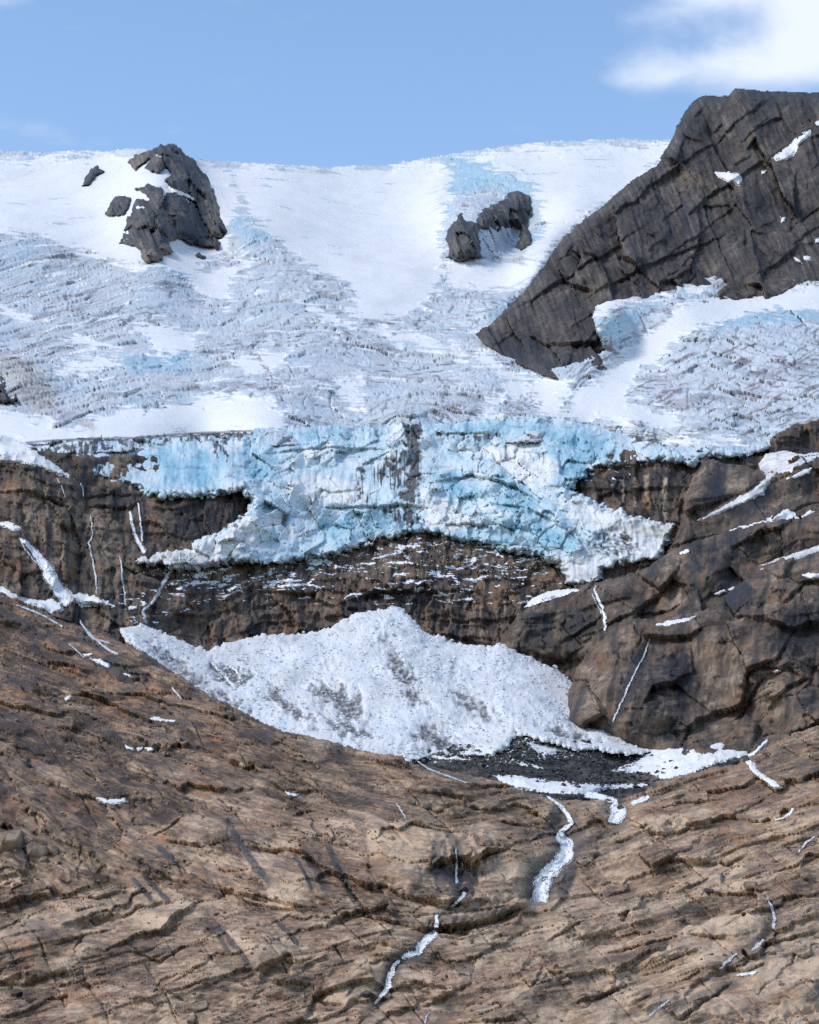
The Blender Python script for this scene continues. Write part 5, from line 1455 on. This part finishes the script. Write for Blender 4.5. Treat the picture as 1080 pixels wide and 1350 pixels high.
for i, (p, lb) in enumerate((([(104, 816, 3), (112, 828, 4), (120, 837, 3.5), (128, 844, 4), (142, 856, 4), (158, 864, 3)], 'grey melt streak running from the widest waterfall across the slope'),
                             ([(20, 797, 3), (45, 806, 4), (62, 814, 3), (85, 827, 3)], 'grey melt streak under the snow bank'),
                             ([(110, 830, 3), (124, 842, 4), (146, 848, 2)], 'short melt streak above the ice cone'),
                             ([(90, 848, 2), (102, 858, 2.5), (112, 868, 2)], 'short melt streak ending at a snow scrap'),
                             ([(166, 838, 3), (176, 852, 3), (190, 862, 2)], 'short melt streak against the edge of the ice cone'),
                             ([(226, 905, 2), (236, 917, 3), (240, 922, 2)], 'pale melt streak on orange rock'),
                             ([(548, 1002, 2), (566, 1014, 3), (588, 1022, 3), (618, 1033, 2)], 'wet melt streak beside the thin snow sliver'),
                             ([(522, 1058, 2), (530, 1070, 2.5), (537, 1082, 2)], 'thin melt streak between tan slabs'))):
    water('fg', p, lb, WT, seed=30 + i, name='melt_streak', cat='melt stream', group='melt streaks on the slope', thr=-0.6)
for i, (p, lb) in enumerate((([(278, 872, 4), (290, 884, 6), (300, 896, 7), (310, 908, 6)], 'white runnel over dark rock at the left of the ice cone'), ([(300, 876, 4), (312, 884, 6), (318, 896, 5)], 'short white runnel looping over dark rock in the ice cone'))):
    water('cone', p, lb, seed=50 + i, name='runnel', cat='stream')
print('water', time.time() - T0)

# ------------------------------------------------------------------ boulders and loose stones
import bmesh


def hull_mesh(name, seed, n=18, flat=0.75):
    r = np.random.RandomState(seed)
    bm = bmesh.new()
    for _ in range(n):
        v = r.normal(size=3)
        v /= np.linalg.norm(v)
        v *= 0.85 + 0.3 * r.rand()
        bm.verts.new((v[0], v[1], v[2] * flat))
    res = bmesh.ops.convex_hull(bm, input=bm.verts)
    bmesh.ops.delete(bm, geom=[g for g in res['geom_interior'] if isinstance(g, bmesh.types.BMVert)], context='VERTS')
    bmesh.ops.bevel(bm, geom=bm.edges[:], offset=0.06, segments=1, affect='EDGES')
    me = bpy.data.meshes.new(name)
    bm.to_mesh(me)
    bm.free()
    return me


HULLS = {}
for mname, mat in (('brown', M_BOULDER), ('dark', M_DARKBOULDER)):
    HULLS[mname] = []
    for i in range(7):
        me = hull_mesh('boulder', 40 + i, 22)
        me.materials.append(mat)
        HULLS[mname].append(me)

BOULDERS = [
    ('fg', 12, 1128, 50, 40, 'brown', 'largest pale brown boulder slab in the boulder heap'), ('fg', 50, 1132, 34, 24, 'brown', 'squat boulder leaning on the largest boulder slab'), ('fg', 70, 1130, 20, 20, 'brown', 'upright small boulder at the end of the boulder heap'),
    ('fg', 36, 1118, 22, 18, 'brown', 'boulder wedged behind the largest boulder slab'), ('fg', 58, 1138, 16, 10, 'brown', 'low stone at the foot of the boulder heap'),
    ('fg', 37, 1014, 13, 11, 'dark', 'dark round boulder alone on the left slope'), ('fg', 197, 1055, 10, 6, 'brown', 'small pale stone beside the largest snow patch'), ('fg', 262, 1336, 36, 18, 'brown', 'pillow-shaped rough boulder beside the overhanging flake'),
    ('fg', 541, 1063, 20, 13, 'brown', 'block in the tan boulder steps, next to the melt streak'), ('fg', 560, 1067, 22, 13, 'brown', 'middle block in the tan boulder steps'), ('fg', 577, 1072, 22, 13, 'brown', 'cracked block in the tan boulder steps'), ('fg', 597, 1078, 22, 16, 'brown', 'biggest end block in the tan boulder steps'),
    ('fg', 552, 1086, 15, 9, 'brown', 'small block under the tan boulder steps'), ('fg', 819, 1069, 13, 9, 'dark', 'black rock splitting the short wide cascade'), ('fg', 900, 1217, 14, 8, 'dark', 'black boulder on the pale tapering slab'), ('fg', 935, 1178, 16, 8, 'dark', 'dark boulder in the scree below the rounded slab'),
    ('fg', 559, 1006, 9, 7, 'dark', 'black pointed stone on the rim below the ice cone'), ('fg', 485, 1316, 26, 11, 'dark', 'dark wet pool rock beside the white stream'), ('fg', 610, 1176, 18, 9, 'dark', 'dark stone at the foot of the alcove waterfall'), ('fg', 433, 1334, 15, 10, 'brown', 'broken block near the bottom of the stream'),
    ('fg', 640, 1306, 16, 8, 'brown', 'block caught on the banded slabs'), ('fg', 745, 1297, 16, 9, 'brown', 'pale block on the banded slabs below the waterfall'), ('fg', 990, 1172, 22, 12, 'brown', 'rounded boulder beside the right slope stream'), ('fg', 1062, 1160, 18, 12, 'brown', 'boulder near the wet trickle on the right'),
    ('fg', 815, 1110, 14, 7, 'brown', 'small block under the wide cascade'), ('fg', 985, 1004, 12, 6, 'dark', 'dark stone at the right rim of the snow bed'),
    ('basin', 842, 998, 14, 7, 'dark', 'brown stone on the snow at the tip of the ice cone'), ('basin', 893, 1016, 10, 6, 'dark', 'largest dark stone lying on the snow bed'), ('basin', 911, 1016, 7, 4, 'dark', 'small stone beside the largest stone on the snow bed'), ('basin', 946, 1009, 7, 4, 'dark', 'single small stone far out on the snow bed'),
    ('fg', 969, 1007, 14, 7, 'dark', 'low rock knob on the rim of the snow bed'),
]
for i, (ly, x, y, w, h, kind, lb) in enumerate(BOULDERS):
    L = Layer_of[ly]
    Y = float(L.depth_at(np.array([x - w * .25, x, x + w * .25]), np.array([y - h * 0.3] * 3)).mean())
    m = Y / F_PX * math.cos(PITCH)
    c = at(np.array([float(x)]), np.array([y - h * 0.42]), np.array([Y - 0.10 * w * m]))[0]
    o = bpy.data.objects.new('boulder', HULLS[kind][i % 7])
    C.objects.link(o)
    o.location = c
    o.scale = (w * m * 0.5, w * m * 0.42, h * m * 0.68)
    o.rotation_euler = (0.25 * math.sin(i * 2.1), 0.3 * math.sin(i * 1.7), i * 1.3 if w < 1.4 * h else 0.4 * math.sin(i))
    tag(o, lb, 'boulder', 'boulders on the slope' if ly == 'fg' else 'stones on the snow bed')


def scatter(name, layer, n, region, size, mat, seed, label, cat, dens=None, flat=0.7, sink=0.15):
    """many loose pieces joined into one mass"""
    r = np.random.RandomState(seed)
    L = Layer_of[layer]
    V, Fc = [], []
    base = [hull_mesh('tmp', 200 + i, 9, flat) for i in range(1)]
    tv = []
    for i in range(6):
        rr = np.random.RandomState(300 + i)
        oct_ = np.array([[1, 0, 0], [0, 1, 0], [-1, 0, 0], [0, -1, 0], [0, 0, 1], [0, 0, -1], [.7, .7, .5], [-.7, .6, .55]]) * (0.75 + 0.5 * rr.rand(8, 1)) + 0.25 * rr.normal(size=(8, 3))
        b = bmesh.new()
        for q in oct_:
            b.verts.new(q)
        b.verts.ensure_lookup_table()
        g = bmesh.ops.convex_hull(b, input=b.verts)
        bmesh.ops.delete(b, geom=[e for e in g['geom_interior'] if isinstance(e, bmesh.types.BMVert)], context='VERTS')
        b.verts.index_update()
        tv.append((np.array([v.co[:] for v in b.verts]), [tuple(v.index for v in f.verts) for f in b.faces]))
        b.free()
    for me in base:
        bpy.data.meshes.remove(me)
    P = np.array(region)
    k, tries, off = 0, 0, 0
    xs = r.uniform(P[:, 0].min(), P[:, 0].max(), n * 6).astype(np.float32)
    ys = r.uniform(P[:, 1].min(), P[:, 1].max(), n * 6).astype(np.float32)
    ok = sdf(region, xs, ys, 20) > 0
    if dens is not None:
        ok &= r.rand(len(xs)) < dens(xs, ys)
    xs, ys = xs[ok][:n], ys[ok][:n]
    Ys = L.depth_at(xs, ys)
    pos = at(xs, ys, Ys)
    for i in range(len(xs)):
        tvv, tf = tv[i % 6]
        sc = size[0] * (size[1] / size[0]) ** (r.rand() ** 2.2) * Ys[i] / F_PX
        a = r.rand() * 6.28
        ca, sa = math.cos(a), math.sin(a)
        q = tvv * np.array([1, 0.8 + .4 * r.rand(), flat]) * sc
        q = np.stack([q[:, 0] * ca - q[:, 1] * sa, q[:, 0] * sa + q[:, 1] * ca, q[:, 2]], -1) + pos[i] + np.array([0, 0, sc * (0.5 - sink)])
        V.append(q)
        Fc += [tuple(j + off for j in f) for f in tf]
        off += len(tvv)
    me = bpy.data.meshes.new(name)
    me.from_pydata(np.concatenate(V).tolist(), [], Fc)
    me.materials.append(mat)
    o = bpy.data.objects.new(name, me)
    C.objects.link(o)
    tag(o, label, cat, kind='stuff')
    return o


M_ICEBLOCK = plain_material('loose_ice', (0.60, 0.65, 0.68), (0.80, 0.79, 0.775), 0.7, 0.5, 0.4, 0.2)
scatter('ice_rubble', 'cone', 4200, CONE_POLY, (0.5, 2.8), M_ICEBLOCK, 3, 'loose white ice blocks strewn over the debris cone', 'ice rubble', lambda x, y: 0.25 + 0.75 * sstep(0.0, 0.35, fbm(x / 40, y / 22, 2, 9)))
scatter('fringe_ice', 'basin', 500, [(560, 985), (640, 985), (690, 960), (760, 978), (860, 985), (860, 1000), (740, 1000), (640, 1012), (560, 1005)], (0.6, 2.6), M_ICEBLOCK, 8, 'small ice blocks fallen onto the gravel below the cone', 'ice rubble')
scatter('ledge_ice', 'cliff', 1500, [(180, 742), (260, 752), (330, 745), (400, 738), (470, 722), (540, 704), (600, 716), (680, 730), (740, 745), (745, 792), (690, 775), (620, 760), (540, 745), (450, 760), (330, 785), (240, 775), (190, 760)], (0.5, 3.0), M_ICEBLOCK, 9, 'broken ice lying on the dark ledges under the ice front', 'ice rubble', lambda x, y: sstep(0.05, 0.3, fbm(x / 26, y / 7, 3, 19)))
scatter('cone_stones', 'cone', 450, CONE_POLY, (0.4, 1.3), M_DARKBOULDER, 4, 'dark stones scattered over the ice debris cone', 'stones', lambda x, y: 0.15 + 0.85 * sstep(0.1, 0.4, fbm(x / 30, y / 18, 2, 12)))
scatter('moraine_stones', 'basin', 1600, [(560, 990), (700, 968), (860, 990), (900, 1010), (850, 1040), (760, 1040), (640, 1024)], (0.5, 4.2), M_DARKBOULDER, 5, 'loose dark stones covering the gravel basin', 'stones')
scatter('slope_stones', 'fg', 4200, [(0, 900), (120, 930), (420, 1000), (640, 1040), (1080, 1000), (1080, 1350), (0, 1350)], (0.6, 3.4), M_BOULDER, 6, 'loose brown stones scattered over the slabs', 'stones', lambda x, y: sstep(0.12, 0.4, fbm(x / 60, y / 35, 3, 15)))
print('all', time.time() - T0, sum(len(o.data.polygons) for o in C.objects if o.type == 'MESH') / 1e6)
